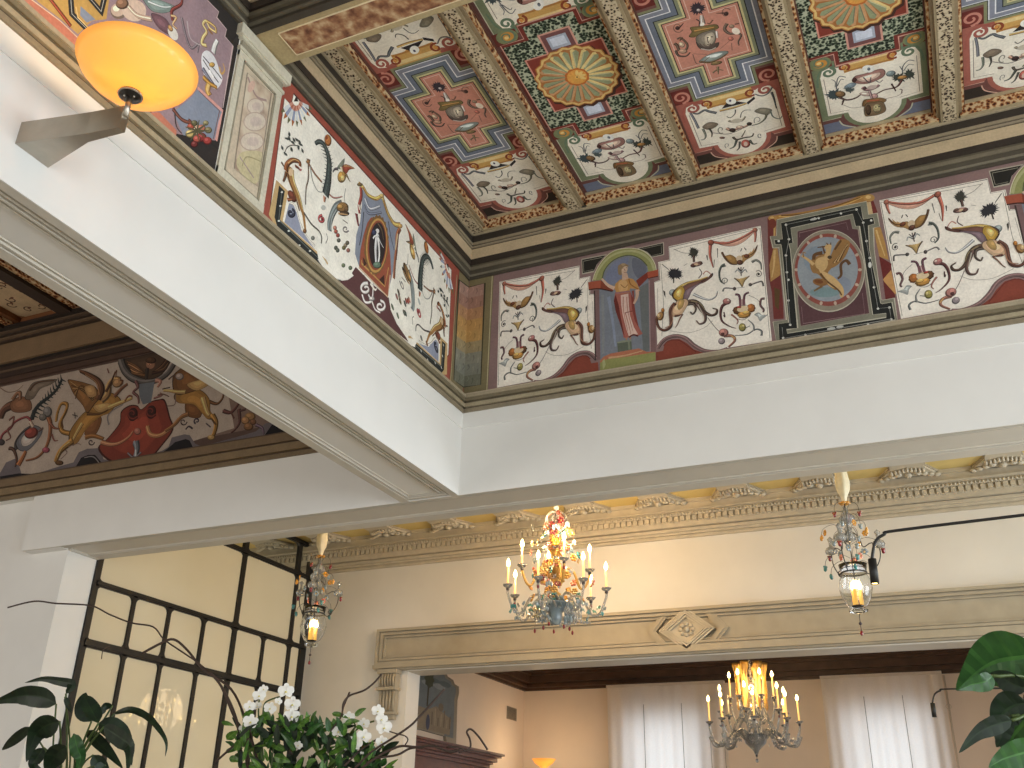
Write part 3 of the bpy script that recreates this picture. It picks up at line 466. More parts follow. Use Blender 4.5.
def lfrieze_half():
    a = Art(pmL); a.at(256, 84); F2 = lambda L: [(x, y + 576) for x, y in L]; g = lambda x, y: ((x - 256) * 8, (y - 84) * 8)
    a.poly(F2([(160, 192), (256, 282), (212, 520), (560, 830), (575, 860), (540, 925), (170, 592), (100, 470)]), (206, 172, 116)); a.poly(F2([(182, 236), (228, 282), (190, 512), (545, 838), (525, 890), (172, 580), (146, 490)]), (42, 46, 46))
    a.line(F2([(205, 275), (180, 510), (535, 855)]), 5, (112, 116, 112), sm=False)
    for x, y in F2([(205, 290), (192, 400), (180, 520), (260, 600), (345, 715), (430, 760), (500, 830)]): a.ell(x, y, 9, 7, (206, 206, 200))
    a.poly(F2([(262, 378), (300, 398), (332, 480), (360, 590), (420, 680), (470, 745), (225, 530)]), (150, 156, 178)); a.spiral(276, 1034, 34, (46, 48, 62), 15, 1.2, -1.2); a.line(F2([(262, 374), (310, 400), (345, 520), (400, 640), (470, 720)]), 9, (214, 206, 190))
    a.ell(285, 895, 26, 52, (118, 62, 46), -.5); a.line(F2([(250, 350), (290, 350)]), 16, (140, 84, 56), 8)
    a.line(F2([(262, 80), (262, 150), (295, 240), (335, 330), (360, 420), (378, 480), (392, 600)]), 62, (172, 124, 68), 16); a.line(F2([(250, 110), (262, 200), (310, 320), (345, 440)]), 12, (112, 74, 44), 6); a.line(F2([(292, 110), (300, 200), (345, 320), (372, 430)]), 14, (212, 176, 118), 6)
    a.ell(275, 706, 20, 30, (220, 190, 150)); a.ell(386, 1176, 15, 18, (132, 92, 56)); a.line(F2([(238, 130), (230, 170), (215, 205)]), 18, (104, 70, 48), 10); a.line(F2([(200, 50), (225, 90), (250, 110)]), 10, (96, 70, 52), 5)
    a.line(F2([(236, 120), (245, 70), (290, 35), (345, 50), (350, 85)]), 34, (132, 78, 46), 18); a.line(F2([(252, 60), (300, 30), (340, 45)]), 9, (196, 142, 90), 5); a.line(F2([(310, 80), (345, 105)]), 12, (118, 64, 46), 8); a.ell(352, 688, 10, 10, (186, 110, 110))
    a.line(F2([(380, 455), (440, 545), (500, 600), (522, 650), (518, 700)]), 9, (76, 68, 62), 5); a.line(F2([(560, 620), (570, 660), (555, 700)]), 4, (120, 110, 100))
    a.line(F2([(415, 50), (416, 180), (398, 260), (393, 390)]), 9, (108, 92, 78), 5); a.line(F2([(418, 60), (465, 140), (525, 212)]), 11, (140, 94, 66), 8); a.line(F2([(430, 80), (450, 200), (490, 280), (530, 290)]), 6, (150, 150, 146), 3); a.line(F2([(566, 285), (620, 335), (690, 325)]), 9, (160, 100, 88), 4)
    a.ell(412, 622, 16, 15, (150, 110, 70)); a.line([(400, 600), (430, 612)], 5, BROWN); a.line(F2([(715, 260), (705, 350), (735, 420)]), 3, (110, 100, 92))
    a.line([(222, 560), (245, 510), (290, 490), (345, 500)], 4, (86, 82, 74)); a.sprig([(262, 405, 1.4), (262, 440, 1.2), (248, 440, .3), (300, 450, 1.1), (325, 448, .8), (345, 462, .9), (355, 485, .6), (280, 525, 1.3), (335, 510, 1.4), (370, 535, 1.2), (232, 562, .8), (208, 512, 1.2), (290, 470, .7)], (70, 76, 72), 22, 20)
    a.poly([(300, 140), (320, 95), (338, 140)], (52, 42, 40))
    for k in range(9):
        t = .35 + k * .29; r0, r1, r2, r3 = 40, 78, 150, 190; cx, cy = 318, 130; q = lambda r: (cx + r * 1.0 * cos(t) * .72, cy + r * sin(t) * 1.12)
        a.line([q(r0), q(r1)], 13, (190, 110, 84) if k % 2 else (214, 150, 130), 18, sm=False); a.line([q(r1), q(r2)], 16, (150, 160, 190) if k % 2 else (200, 204, 206), 22, sm=False); a.line([q(r2), q(r3)], 24, (180, 104, 54) if k % 2 else (112, 110, 74), 4, sm=False)
    a.line([(470, 478), (500, 462), (535, 480), (565, 540), (582, 620), (580, 700), (572, 790), (552, 890)], 14, (70, 78, 76), 40)
    for k in range(26):
        y = 480 + k * 15; x = (530 + (k * 5)) if k < 10 else 582 - (k - 10) * 1.8; s = 1 if k % 2 else -1; a.line([(x, y), (x + s * 34, y - 16)], 7, (74, 84, 80), 2, sm=False)
    a.ell(570, 448, 26, 46, (190, 120, 62), -.1); a.ell(560, 432, 10, 16, (150, 74, 44)); a.line([(548, 900), (545, 945)], 20, (176, 118, 90), 10); a.ell(538, 990, 18, 20, (190, 192, 186))
    a.poly(F2([(650, 95), (668, 60), (705, 22), (700, 70), (685, 105)]), (118, 122, 108), sm=1); a.poly(F2([(688, 90), (720, 68), (785, 100), (745, 110), (715, 145)]), (140, 66, 48), sm=1); a.line(F2([(700, 80), (740, 82), (785, 102)]), 7, (190, 140, 90), 3)
    a.line(F2([(655, 105), (630, 105), (612, 130)]), 12, (80, 74, 76), 4); a.ell(682, 740, 33, 46, (192, 146, 72), .1); a.ell(690, 752, 18, 26, (224, 188, 118), .1); a.line(F2([(680, 90), (690, 130)]), 22, (214, 190, 150), 18); a.line(F2([(720, 150), (752, 210)]), 14, (120, 96, 62), 3)
    a.line(F2([(588, 600), (588, 540), (612, 460), (645, 405), (690, 385)]), 30, (112, 120, 120), 44); a.line(F2([(596, 590), (605, 500), (640, 430)]), 7, (170, 178, 176), 4); a.ell(688, 984, 46, 40, (152, 112, 66)); a.ell(670, 980, 24, 18, (196, 150, 84)); a.ell(700, 1036, 40, 20, (84, 62, 44)); a.ell(720, 1000, 16, 22, (110, 84, 58)); a.line(F2([(655, 460), (730, 470)]), 8, (200, 160, 110), 4)
    a.spiral(526, 1082, 32, (168, 74, 74), 11, 1.2, -1.5, -1); a.ell(528, 1084, 10, 12, (120, 40, 44)); a.spiral(715, 1160, 28, (120, 112, 110), 7, 1.1, .5); a.line(F2([(690, 510), (730, 540)]), 5, (140, 130, 120))
    for x, y, c in ((636, 1180, (168, 84, 68)), (652, 1210, (150, 70, 60)), (628, 1150, (190, 130, 110)), (658, 1250, (90, 90, 80)), (450, 1232, (120, 120, 112)), (636, 1310, (76, 84, 76)), (650, 1330, (92, 96, 84)), (712, 1290, (150, 132, 110)), (735, 1330, (150, 96, 84)), (700, 1310, (104, 96, 60)), (728, 1270, (96, 88, 70)), (696, 1450, (110, 120, 90)), (752, 1470, (96, 108, 84))): a.ell(x, y, 15, 17, c)
    a.poly([(672, 1576), (732, 1571), (792, 1526), (852, 1526), (900, 1580), (1060, 1712), (1075, 1800), (672, 1612)], (98, 62, 62)); a.poly([(480, 1300), (500, 1420), (600, 1560), (740, 1580), (780, 1660), (600, 1500)], LW)
    a.spiral(872, 1640, 48, (216, 208, 200), 15, 1.2, 2.6, 1)
    return a
def cameo_art():
    a = Art(pmL); a.at(340, 180); F4 = lambda x, y: (x, y + 608); GD = (212, 168, 92)
    a.poly([F4(0, 200), F4(60, 192), F4(122, 148), F4(185, 150), F4(232, 205), F4(388, 335), F4(402, 430), F4(450, 540), F4(528, 655), F4(545, 690), F4(0, 240)], (100, 62, 62))
    a.spiral(205, 1195 - 325, 46, (216, 208, 200), 15, 1.25, -1.2, -1); a.line([F4(175, 310), F4(200, 370), F4(250, 360), F4(262, 280), F4(262, 215)], 13, (216, 208, 200), 8); a.spiral(320, 1010, 44, (216, 208, 200), 14, 1.25, -1.5, 1); a.line([F4(225, 310), F4(255, 370), F4(280, 430), F4(320, 455)], 13, (206, 198, 190), 9); a.ell(250, 950, 24, 18, (186, 178, 172)); a.line([F4(240, 220), F4(275, 270), F4(290, 262)], 14, LW, 4)
    a.poly([(180, 62), (215, 128), (280, 162), (335, 150), (365, 230), (412, 340), (468, 372), (455, 520), (430, 700), (400, 830), (150, 690), (118, 590), (128, 440), (160, 330), (172, 200)], (140, 148, 166))
    a.line([(200, 150), (240, 230), (320, 210)], 16, (166, 172, 186), 10); a.line([(190, 200), (230, 270), (330, 260)], 12, (112, 118, 136), 8); a.line([(380, 330), (400, 450), (430, 560)], 14, (116, 122, 140), 8); a.line([(182, 250), (170, 400), (150, 520)], 16, (116, 122, 140), 10)
    a.line([(165, 60), (168, 130), (150, 210), (155, 270)], 20, (156, 70, 60), 14); a.line([(150, 200), (158, 240)], 16, (222, 196, 170)); a.line([(130, 270), (140, 330), (148, 370)], 22, (112, 44, 44), 10); a.line([(480, 385), (455, 450), (450, 560), (440, 640), (430, 790)], 24, (150, 92, 62), 16); a.line([(460, 430), (440, 560)], 8, (214, 190, 150)); a.line([(470, 400), (448, 640)], 6, (96, 44, 44))
    a.line([(150, 30), (185, 60), (222, 120), (285, 150), (332, 128)], 22, GD, 18); a.line([(180, 60), (225, 132), (290, 160)], 7, (150, 106, 50), 5); a.line([(335, 125), (352, 180), (382, 270), (432, 350), (484, 362)], 16, GD, 20); a.line([(345, 160), (372, 260), (420, 345)], 6, (146, 100, 48), 4); a.ell(330, 125, 18, 16, (222, 184, 112)); a.ell(478, 368, 18, 18, (206, 160, 90)); a.ell(155, 36, 22, 14, (120, 96, 60))
    a.poly([(150, 700), (160, 560), (185, 440), (215, 345), (245, 300), (300, 315), (350, 385), (385, 480), (400, 620), (405, 760), F4(380, 335), F4(145, 95)], (164, 86, 62)); a.line([(150, 700), F4(380, 330), (398, 760)], 8, (222, 196, 160), sm=False); a.line([(168, 640), F4(170, 60), F4(355, 245), (385, 700)], 6, (206, 160, 90), sm=False)
    a.poly([F4(180, 10), F4(215, 60), F4(185, 85)], (70, 42, 36)); a.poly([F4(310, 190), F4(350, 150), F4(352, 235)], (70, 42, 36))
    a.ell(287, 520, 96, 238, (132, 96, 58), .06, n=44, sc=.035, ns=22); a.ell(290, 525, 84, 218, (206, 158, 84), .06, n=36); a.ell(292, 524, 76, 200, (156, 80, 56), .06, n=36); a.ell(295, 522, 66, 182, (50, 42, 44), .06, n=36)
    a.line([(300, 430), (290, 490), (284, 560), (290, 680)], 34, (190, 192, 194), 16); a.line([(296, 440), (305, 500), (310, 600), (300, 670)], 14, (222, 222, 220), 8); a.ell(294, 410, 15, 20, (206, 204, 202)); a.line([(262, 470), (275, 450), (300, 455), (320, 500), (345, 545)], 9, (206, 206, 204), 4); a.ell(268, 420, 18, 22, (60, 66, 96)); a.ell(292, 680, 34, 26, (104, 128, 108)); a.line([(300, 350), (330, 400), (345, 480)], 10, (104, 84, 66), 5)
    return a
def vase_art():
    a = Art(pmL); a.at(60, 0, 1024 / 180); PU = (160, 134, 142)
    a.poly([(-700, -300), (830, -300), (1010, 90), (1010, 200), (985, 230), (930, 850), (895, 850), (-560, -300)], (50, 46, 44)); a.poly([(-500, -300), (560, -300), (835, 0), (902, 68), (890, 100), (946, 168), (936, 208), (982, 260), (920, 614), (880, 800), (655, 760), (-400, -200)], PU)
    a.line([(560, -300), (835, 0), (902, 68), (890, 100), (946, 168), (936, 208), (982, 260), (925, 614)], 4, (206, 180, 178), sm=False)
    a.poly([(-500, -250), (0, 120), (95, 205), (500, 640), (565, 640), (662, 742), (655, 800), (600, 780), (0, 225), (-500, -180)], (206, 124, 98)); a.line([(-500, -250), (0, 120), (500, 600)], 6, (222, 200, 170), sm=False)
    a.poly([(-300, -300), (320, -300), (262, 110), (180, 120), (100, 195), (0, 108), (-300, -120)], (206, 162, 84)); a.line([(55, -60), (66, 80), (200, 215)], 34, (48, 46, 46), sm=False); a.line([(55, -60), (66, 80), (200, 215)], 4, (196, 196, 186), sm=False); a.line([(90, -100), (232, 66), (262, -60)], 32, (48, 46, 46), sm=False); a.line([(90, -100), (232, 66), (262, -60)], 4, (196, 196, 186), sm=False); a.poly([(115, 35), (200, 112), (150, 130), (112, 88)], (140, 150, 170)); a.line([(-100, -60), (60, 150)], 16, (150, 70, 48)); a.line([(88, 40), (100, 100), (180, 180)], 7, (240, 206, 130), sm=False)
    a.ell(330, 60, 46, 44, (214, 184, 160)); a.ell(420, 60, 70, 62, (226, 198, 176), .3); a.ell(350, 20, 36, 30, (150, 110, 84)); a.line([(390, 40), (440, 90), (520, 110)], 22, (204, 170, 146)); a.poly([(470, -20), (560, 0), (650, 40), (600, 72), (520, 60)], (128, 146, 140), sm=1); a.line([(500, 10), (580, 40), (630, 40)], 9, (190, 200, 196), 4); a.poly([(520, 80), (600, 110), (640, 200), (560, 160)], (118, 84, 92), sm=1)
    a.line([(640, 120), (635, 60), (690, 20), (690, -60)], 12, (130, 60, 54), 8); a.line([(630, 90), (660, 100), (640, 140), (665, 165)], 9, (226, 170, 120), 5); a.ell(640, 190, 24, 44, (212, 206, 196), -.5); a.ell(625, 160, 12, 20, (196, 150, 90), -.5)
    a.line([(690, 100), (715, 210), (745, 275), (785, 250), (780, 300)], 10, (128, 116, 122), 6); a.line([(720, 120), (740, 220), (800, 260)], 6, (190, 176, 178), 3)
    a.poly([(806, 310), (838, 288), (880, 330), (905, 400), (922, 455), (885, 508), (835, 462), (806, 385)], (206, 206, 210), sm=1); a.line([(812, 320), (880, 400), (918, 450)], 5, (90, 90, 100)); a.line([(812, 340), (860, 415), (900, 470)], 5, (90, 90, 100)); a.ell(862, 368, 16, 14, (206, 160, 80)); a.line([(846, 400), (870, 440)], 10, (226, 226, 226)); a.line([(810, 390), (850, 450), (880, 490)], 16, (120, 120, 136), 8)
    a.line([(815, 440), (850, 475), (892, 500)], 20, (190, 136, 60), 12); a.line([(845, 480), (838, 515), (850, 545)], 22, (196, 146, 76), 34); a.line([(845, 480), (835, 520)], 7, (236, 200, 130)); a.line([(905, 380), (915, 420), (935, 400), (925, 360)], 8, (206, 160, 90), 4)
    a.line([(870, 300), (880, 260), (895, 230)], 20, (214, 214, 210), 14); a.line([(832, 260), (805, 250), (812, 215), (832, 180), (812, 140), (830, 120), (850, 160), (885, 185)], 13, (226, 190, 124), 9); a.line([(832, 120), (880, 155), (885, 190)], 10, (206, 160, 96), 8); a.line([(840, 165), (865, 195)], 8, (160, 110, 60))
    a.poly([(785, 505), (922, 632), (905, 700), (882, 790), (700, 770), (640, 640), (740, 560)], (136, 146, 166)); a.line([(780, 500), (922, 632), (905, 700), (885, 800)], 15, (222, 160, 150), sm=False); a.line([(788, 518), (905, 632), (870, 790)], 4, (120, 80, 80), sm=False)
    a.line([(640, 620), (690, 680), (745, 700), (730, 680)], 16, (110, 66, 56), 8); a.line([(650, 640), (660, 720), (690, 760)], 6, (66, 50, 46), 4)
    for x, y, r, c in ((770, 740, 34, (206, 170, 140)), (800, 730, 24, (196, 120, 96)), (740, 720, 20, (176, 80, 60)), (735, 760, 24, (206, 180, 110)), (800, 780, 28, (150, 50, 48)), (835, 800, 24, (170, 60, 56)), (840, 740, 20, (130, 120, 80)), (760, 700, 18, (110, 104, 70)), (775, 790, 22, (190, 84, 70)), (825, 700, 16, (150, 140, 96)), (760, 820, 20, (120, 48, 46))): a.ell(x, y, r, r * .9, c); a.ell(x - 5, y - 5, r * .35, r * .3, tuple(min(255, v + 36) for v in c))
    for k in range(9): a.line([(775, 745), (775 + 70 * cos(k * .7), 745 + 62 * sin(k * .7))], 8, (92, 90, 64), 3)
    return a
def room2_art():
    a = Art(pmB); a.at(0, 350, 6.4); J = lambda L: [(x + 768, y) for x, y in L]; G1 = (176, 124, 58); G2 = (206, 160, 96); G3 = (104, 68, 36); S = (128, 116, 120); BK = (34, 30, 34)
    a.poly([(-700, 450), (1900, -250), (1900, 450), (-700, 1050)], (150, 120, 106)); a.poly([(-600, 420), (0, 238), (770, 72), (1400, -60), (1500, 500), (930, 740), (0, 830), (-600, 950)], (212, 190, 172))
    a.poly([(-300, 860), (0, 790), (40, 720), (110, 690), (140, 800), (0, 850)], S); 
    a.poly([(240, 790), (380, 745), (470, 720), (505, 655), (560, 632), (640, 628), (665, 700), (740, 745), (900, 740), (1000, 700), (1080, 620), (1100, 560), (1180, 540), (1215, 545), (1250, 600), (1290, 618), (1560, 545), (1640, 520), (1700, 470), (1900, 440), (1900, 600), (240, 850)], S)
    a.poly([(480, 765), (520, 690), (565, 672), (610, 672), (650, 745), (665, 765)], BK); a.poly([(1035, 680), (1105, 605), (1120, 590), (1190, 570), (1215, 580), (1235, 640), (1060, 700)], BK); a.poly([(1240, 655), (1300, 640), (1560, 585), (1690, 555), (1740, 480), (1900, 430), (1900, 560), (1240, 680)], BK); a.line([(540, 690), (600, 685), (650, 745)], 4, (150, 140, 140)); a.poly([(0, 810), (120, 790), (230, 800), (470, 760), (0, 850)], BK)
    a.poly([(640, 620), (700, 560), (770, 470), (780, 400), (830, 362), (880, 362), (905, 385), (960, 340), (1010, 325), (1050, 330), (1080, 430), (1100, 510), (1030, 610), (950, 700), (880, 735), (800, 735), (690, 690)], (150, 62, 46), sm=1)
    for cx in (850, 968): a.ell(cx, 410 if cx < 900 else 395, 30, 42, (70, 34, 30), .2); a.spiral(cx, 410 if cx < 900 else 395, 36, (112, 46, 38), 12, 1.1, .5)
    a.line([(650, 590), (710, 605), (770, 595), (830, 555), (855, 520)], 20, (206, 130, 92), 6); a.line([(945, 490), (965, 540), (1024, 548), (1090, 505), (1150, 440)], 22, (196, 130, 84), 18); a.line([(870, 590), (880, 640), (860, 720)], 40, (120, 122, 130), 20); a.line([(872, 640), (862, 730)], 12, (190, 192, 196), 14); a.ell(880, 520, 22, 22, (190, 120, 100)); a.line([(820, 660), (860, 690), (905, 655)], 9, S)
    a.line([(430, 345), (470, 345)], 1, INK)
    a.line([(775, 65), (800, 130), (850, 180), (930, 205), (1010, 190), (1075, 150), (1120, 85)], 40, (104, 96, 92), 30); a.poly([(800, 70), (860, 150), (940, 185), (1020, 165), (1080, 90), (1100, 0), (860, 50)], (84, 62, 46), sm=1)
    for k in range(5): a.line([(930, 165), (880 - k * 6, 110 + k * 10), (815 + k * 8, 75 + k * 16)], 12, (176, 124, 80) if k % 2 else (120, 80, 50), 5); a.line([(975, 150), (1030 + k * 5, 100 + k * 8), (1090 - k * 4, 20 + k * 22)], 12, (120, 84, 56) if k % 2 else (70, 46, 34), 5)
    a.ell(966, 95, 32, 34, (176, 122, 92)); a.ell(966, 66, 34, 20, (92, 62, 42)); a.line([(955, 95), (960, 95)], 5, (70, 40, 34)); a.line([(945, 120), (940, 190)], 22, (60, 50, 44), 14)
    a.poly([(885, 220), (990, 205), (980, 270), (968, 335), (915, 350), (895, 300)], (122, 126, 134)); a.line([(870, 200), (885, 240), (855, 270), (885, 300), (890, 345)], 14, (126, 82, 78), 8); a.line([(1000, 195), (1030, 205), (1010, 240)], 24, (190, 128, 108), 10); a.line([(985, 310), (1040, 290), (1024, 275)], 9, (140, 86, 80), 4)
    # left golden winged beast
    a.line([(450, 535), (400, 520), (385, 470), (420, 400), (430, 350), (395, 345), (370, 400), (360, 460)], 18, G1, 12); a.line([(405, 500), (400, 450), (430, 380)], 7, G3)
    a.poly([(560, 395), (620, 410), (650, 450), (610, 540), (545, 540), (560, 470)], (140, 88, 50), sm=1); a.line([(550, 560), (600, 550), (665, 570)], 26, (150, 98, 52), 16)
    a.poly([(545, 400), (640, 340), (700, 330), (750, 320), (705, 400), (640, 430), (560, 500), (500, 590), (455, 600), (450, 530), (490, 460)], G1, sm=1); a.poly([(600, 340), (690, 280), (740, 290), (770, 330), (700, 380), (640, 410), (560, 400)], G1, sm=1); a.poly([(600, 360), (690, 340), (720, 360), (640, 400)], G2, sm=1); a.line([(530, 470), (490, 540), (470, 580)], 22, G2, 10); a.line([(560, 410), (640, 410), (700, 380)], 12, G3, 5)
    a.line([(470, 580), (420, 620), (385, 660), (360, 720)], 44, G1, 18); a.line([(450, 590), (400, 630), (370, 690)], 10, G2, 6); a.ell(380, 722, 26, 16, G3)
    a.line([(700, 370), (760, 345), (800, 330), (850, 310)], 26, G2, 12); a.line([(800, 330), (825, 295), (850, 300)], 9, (140, 80, 56), 5); a.line([(735, 300), (780, 250), (820, 220)], 22, (130, 84, 60), 14)
    a.line([(655, 320), (690, 290), (700, 230), (735, 190), (770, 195)], 44, (188, 140, 88), 26); a.line([(680, 270), (715, 205), (742, 140)], 15, (92, 60, 44), 5); a.ell(755, 212, 34, 26, (196, 146, 96), -.5); a.line([(770, 195), (790, 200), (770, 225)], 8, (120, 72, 50), 4); a.line([(735, 160), (750, 130), (742, 180)], 6, (120, 76, 56), 3)
    a.poly([(440, 195), (490, 200), (550, 215), (610, 240), (635, 300), (600, 350), (560, 400), (530, 350), (480, 290), (455, 240)], (150, 100, 54), sm=1)
    for k in range(6): a.line([(600, 330 - k * 6), (540 - k * 4, 270 - k * 8), (455 + k * 6, 205 + k * 22)], 9, G3 if k % 2 else (186, 136, 80), 4)
    a.line([(630, 320), (655, 260), (630, 200), (560, 155), (518, 138)], 40, (104, 66, 44), 14); a.line([(640, 290), (620, 210), (550, 160)], 9, (160, 112, 72), 4); a.poly([(545, 240), (600, 230), (620, 290), (570, 300)], (200, 150, 94), sm=1)
    # left: bird, plume, tendrils, vase
    a.line([(0, 440), (30, 380), (90, 350), (150, 350)], 44, (112, 72, 56), 52); a.poly([(70, 340), (130, 300), (190, 320), (200, 380), (140, 400), (80, 390)], (150, 100, 70), sm=1); a.poly([(165, 310), (185, 250), (230, 205), (360, 190), (320, 225), (260, 250), (215, 310)], (130, 112, 96), sm=1); a.line([(190, 260), (240, 210), (350, 195)], 10, (96, 66, 50), 4); a.line([(80, 320), (110, 280), (130, 280), (130, 320)], 20, (150, 104, 76), 14); a.line([(0, 240), (50, 270), (110, 260), (150, 225)], 4, (150, 120, 100))
    a.line([(205, 450), (225, 390), (260, 345), (320, 300), (370, 250), (400, 190)], 26, (50, 54, 56), 10)
    for k in range(12): t = k / 11; x = 215 + 180 * t; y = 420 - 230 * t; a.line([(x, y), (x + 30, y + 14)], 10, (58, 66, 66), 3, sm=False); a.line([(x, y), (x - 6, y - 34)], 9, (50, 56, 58), 3, sm=False)
    a.line([(0, 590), (20, 540), (70, 500), (100, 460), (170, 430), (200, 455)], 14, (150, 66, 70), 8); a.line([(60, 450), (90, 430), (80, 480), (50, 510), (70, 560), (40, 580)], 9, (130, 80, 70), 5); a.ell(10, 590, 22, 20, (80, 70, 70))
    a.poly([(105, 600), (130, 540), (190, 490), (240, 490), (270, 520), (240, 580), (180, 640), (130, 640)], (122, 118, 124), sm=1); a.poly([(140, 570), (180, 530), (240, 540), (200, 600), (150, 615)], (214, 196, 184), sm=1); a.ell(200, 530, 44, 34, (160, 70, 60), -.4); a.line([(110, 640), (100, 600), (130, 545), (200, 490)], 12, (70, 64, 66), 6); a.line([(195, 460), (215, 495)], 14, (210, 170, 150))
    a.line([(300, 410), (325, 470), (320, 560), (290, 640), (240, 690), (170, 710)], 26, (150, 92, 60), 8); a.line([(325, 470), (350, 500), (385, 505)], 12, (140, 84, 66), 5); a.line([(335, 540), (350, 580), (375, 580)], 8, (150, 90, 80), 4); a.ell(305, 395, 28, 34, (140, 132, 128)); a.ell(275, 430, 24, 22, (126, 118, 112)); a.ell(295, 640, 24, 18, (176, 80, 96)); a.line([(280, 500), (250, 520)], 10, (120, 90, 80))
    a.line([(60, 630), (90, 640), (110, 700), (100, 750)], 14, (96, 66, 54), 8); a.line([(120, 740), (150, 690), (170, 650)], 30, (176, 106, 64), 14); a.line([(480, 400), (484, 440)], 4, (80, 70, 66)); a.line([(465, 415), (500, 425)], 4, (80, 70, 66)); a.line([(690, 120), (700, 150)], 5, (140, 90, 80)); a.spiral(585, 590, 22, (70, 56, 56), 6, 1.1); a.line([(390, 700), (430, 660), (420, 640)], 4, (140, 110, 100)); a.line([(440, 620), (500, 600), (520, 610)], 3, (150, 120, 110)); a.line([(700, 480), (690, 430), (720, 390), (790, 350)], 7, (150, 140, 140), 4)
    # right golden beast
    a.line([(1340, 330), (1390, 345), (1425, 310), (1432, 270)], 14, (120, 78, 48), 8)
    a.poly([(1190, 340), (1235, 350), (1290, 370), (1280, 430), (1220, 430), (1190, 400)], (128, 80, 42), sm=1); a.line([(1210, 410), (1165, 430), (1120, 480), (1060, 520)], 26, (150, 100, 60), 14)
    a.poly([(1120, 300), (1160, 250), (1230, 240), (1300, 270), (1340, 320), (1345, 390), (1380, 430), (1330, 440), (1290, 400), (1240, 350), (1150, 340)], G1, sm=1); a.line([(1300, 310), (1330, 400), (1345, 420)], 30, G2, 14); a.line([(1360, 420), (1385, 470), (1372, 540), (1350, 565)], 34, G1, 14); a.ell(1352, 560, 24, 16, G2); a.line([(1355, 440), (1385, 480)], 8, G3)
    a.poly([(1110, 180), (1150, 130), (1200, 110), (1300, 190), (1340, 215), (1250, 260), (1130, 280)], (130, 84, 46), sm=1); a.poly([(1200, 220), (1300, 190), (1345, 215), (1260, 260)], G2, sm=1); a.line([(1190, 270), (1140, 270), (1080, 262), (1050, 262)], 22, G2, 10); a.ell(1150, 170, 26, 22, (180, 160, 150)); a.line([(1080, 190), (1120, 160), (1110, 200)], 8, (96, 70, 60), 4); a.line([(1090, 240), (1040, 250)], 6, (80, 60, 54)); a.line([(1010, 290), (1050, 285), (1085, 300)], 8, (120, 84, 70), 4)
    a.line([(1070, 360), (1120, 350), (1125, 290)], 5, (140, 110, 100)); a.spiral(1175, 460, 24, (84, 62, 60), 6, 1.1); a.spiral(1262, 455, 20, (72, 60, 72), 8, 1.1, 2); a.line([(1190, 510), (1210, 490), (1235, 505)], 8, (72, 56, 66)); a.line([(1320, 470), (1350, 495)], 6, (96, 80, 84)); a.line([(1430, 390), (1480, 400), (1525, 350), (1530, 330)], 18, (112, 66, 60), 6); a.line([(1530, 380), (1535, 460), (1505, 510), (1480, 530)], 16, (104, 66, 60), 6); a.line([(1480, 400), (1500, 440)], 8, (110, 70, 60)); a.line([(1540, 390), (1575, 380)], 9, (96, 64, 60))
    a.ell(1600, 425, 34, 26, (176, 128, 78)); a.ell(1570, 450, 26, 24, (196, 140, 90)); a.ell(1590, 490, 30, 24, (160, 110, 70)); a.ell(1620, 460, 20, 18, (140, 92, 62)); a.line([(1640, 480), (1680, 500), (1690, 540)], 14, (120, 96, 110), 6)
    return a
def pil_art():
    a = Art(pmL); a.rich = False; a.at(215, 40, 1024 / 240)
    a.poly([(133, 145), (235, 228), (205, 470), (178, 625), (78, 548), (100, 400)], (206, 188, 170), 'pinkm')
    for cx, cy, rx, ry in ((168, 285, 38, 36), (165, 350, 50, 42), (152, 435, 52, 40)): a.ell(cx, cy, rx, ry, (190, 168, 152)); a.ell(cx, cy, rx - 5, ry - 5, (214, 200, 182)); a.ell(cx + 4, cy, rx * .5, ry * .5, (206, 188, 176))
    a.poly([(110, 480), (205, 490), (170, 615), (90, 545)], (204, 192, 150), sm=1); a.line([(135, 160), (170, 240), (215, 260)], 6, (166, 140, 134)); a.line([(100, 500), (160, 590)], 4, (170, 150, 150)); a.line([(110, 540), (130, 500), (190, 520)], 3, (170, 160, 120)); a.ell(150, 200, 14, 26, (214, 178, 160), .4)
    a.line([(133, 142), (235, 228), (178, 628), (76, 550)], 3.5, (150, 138, 122), sm=False, closed=True)
    return a
def plus(bx, by, tx, ty): return [(bx, by), (tx, by), (tx, ty), (-tx, ty), (-tx, by), (-bx, by), (-bx, -by), (-tx, -by), (-tx, -ty), (tx, -ty), (tx, -by), (bx, -by)]
def flip(a): return a.xform(lambda p: Vector((p.x, -p.y)))
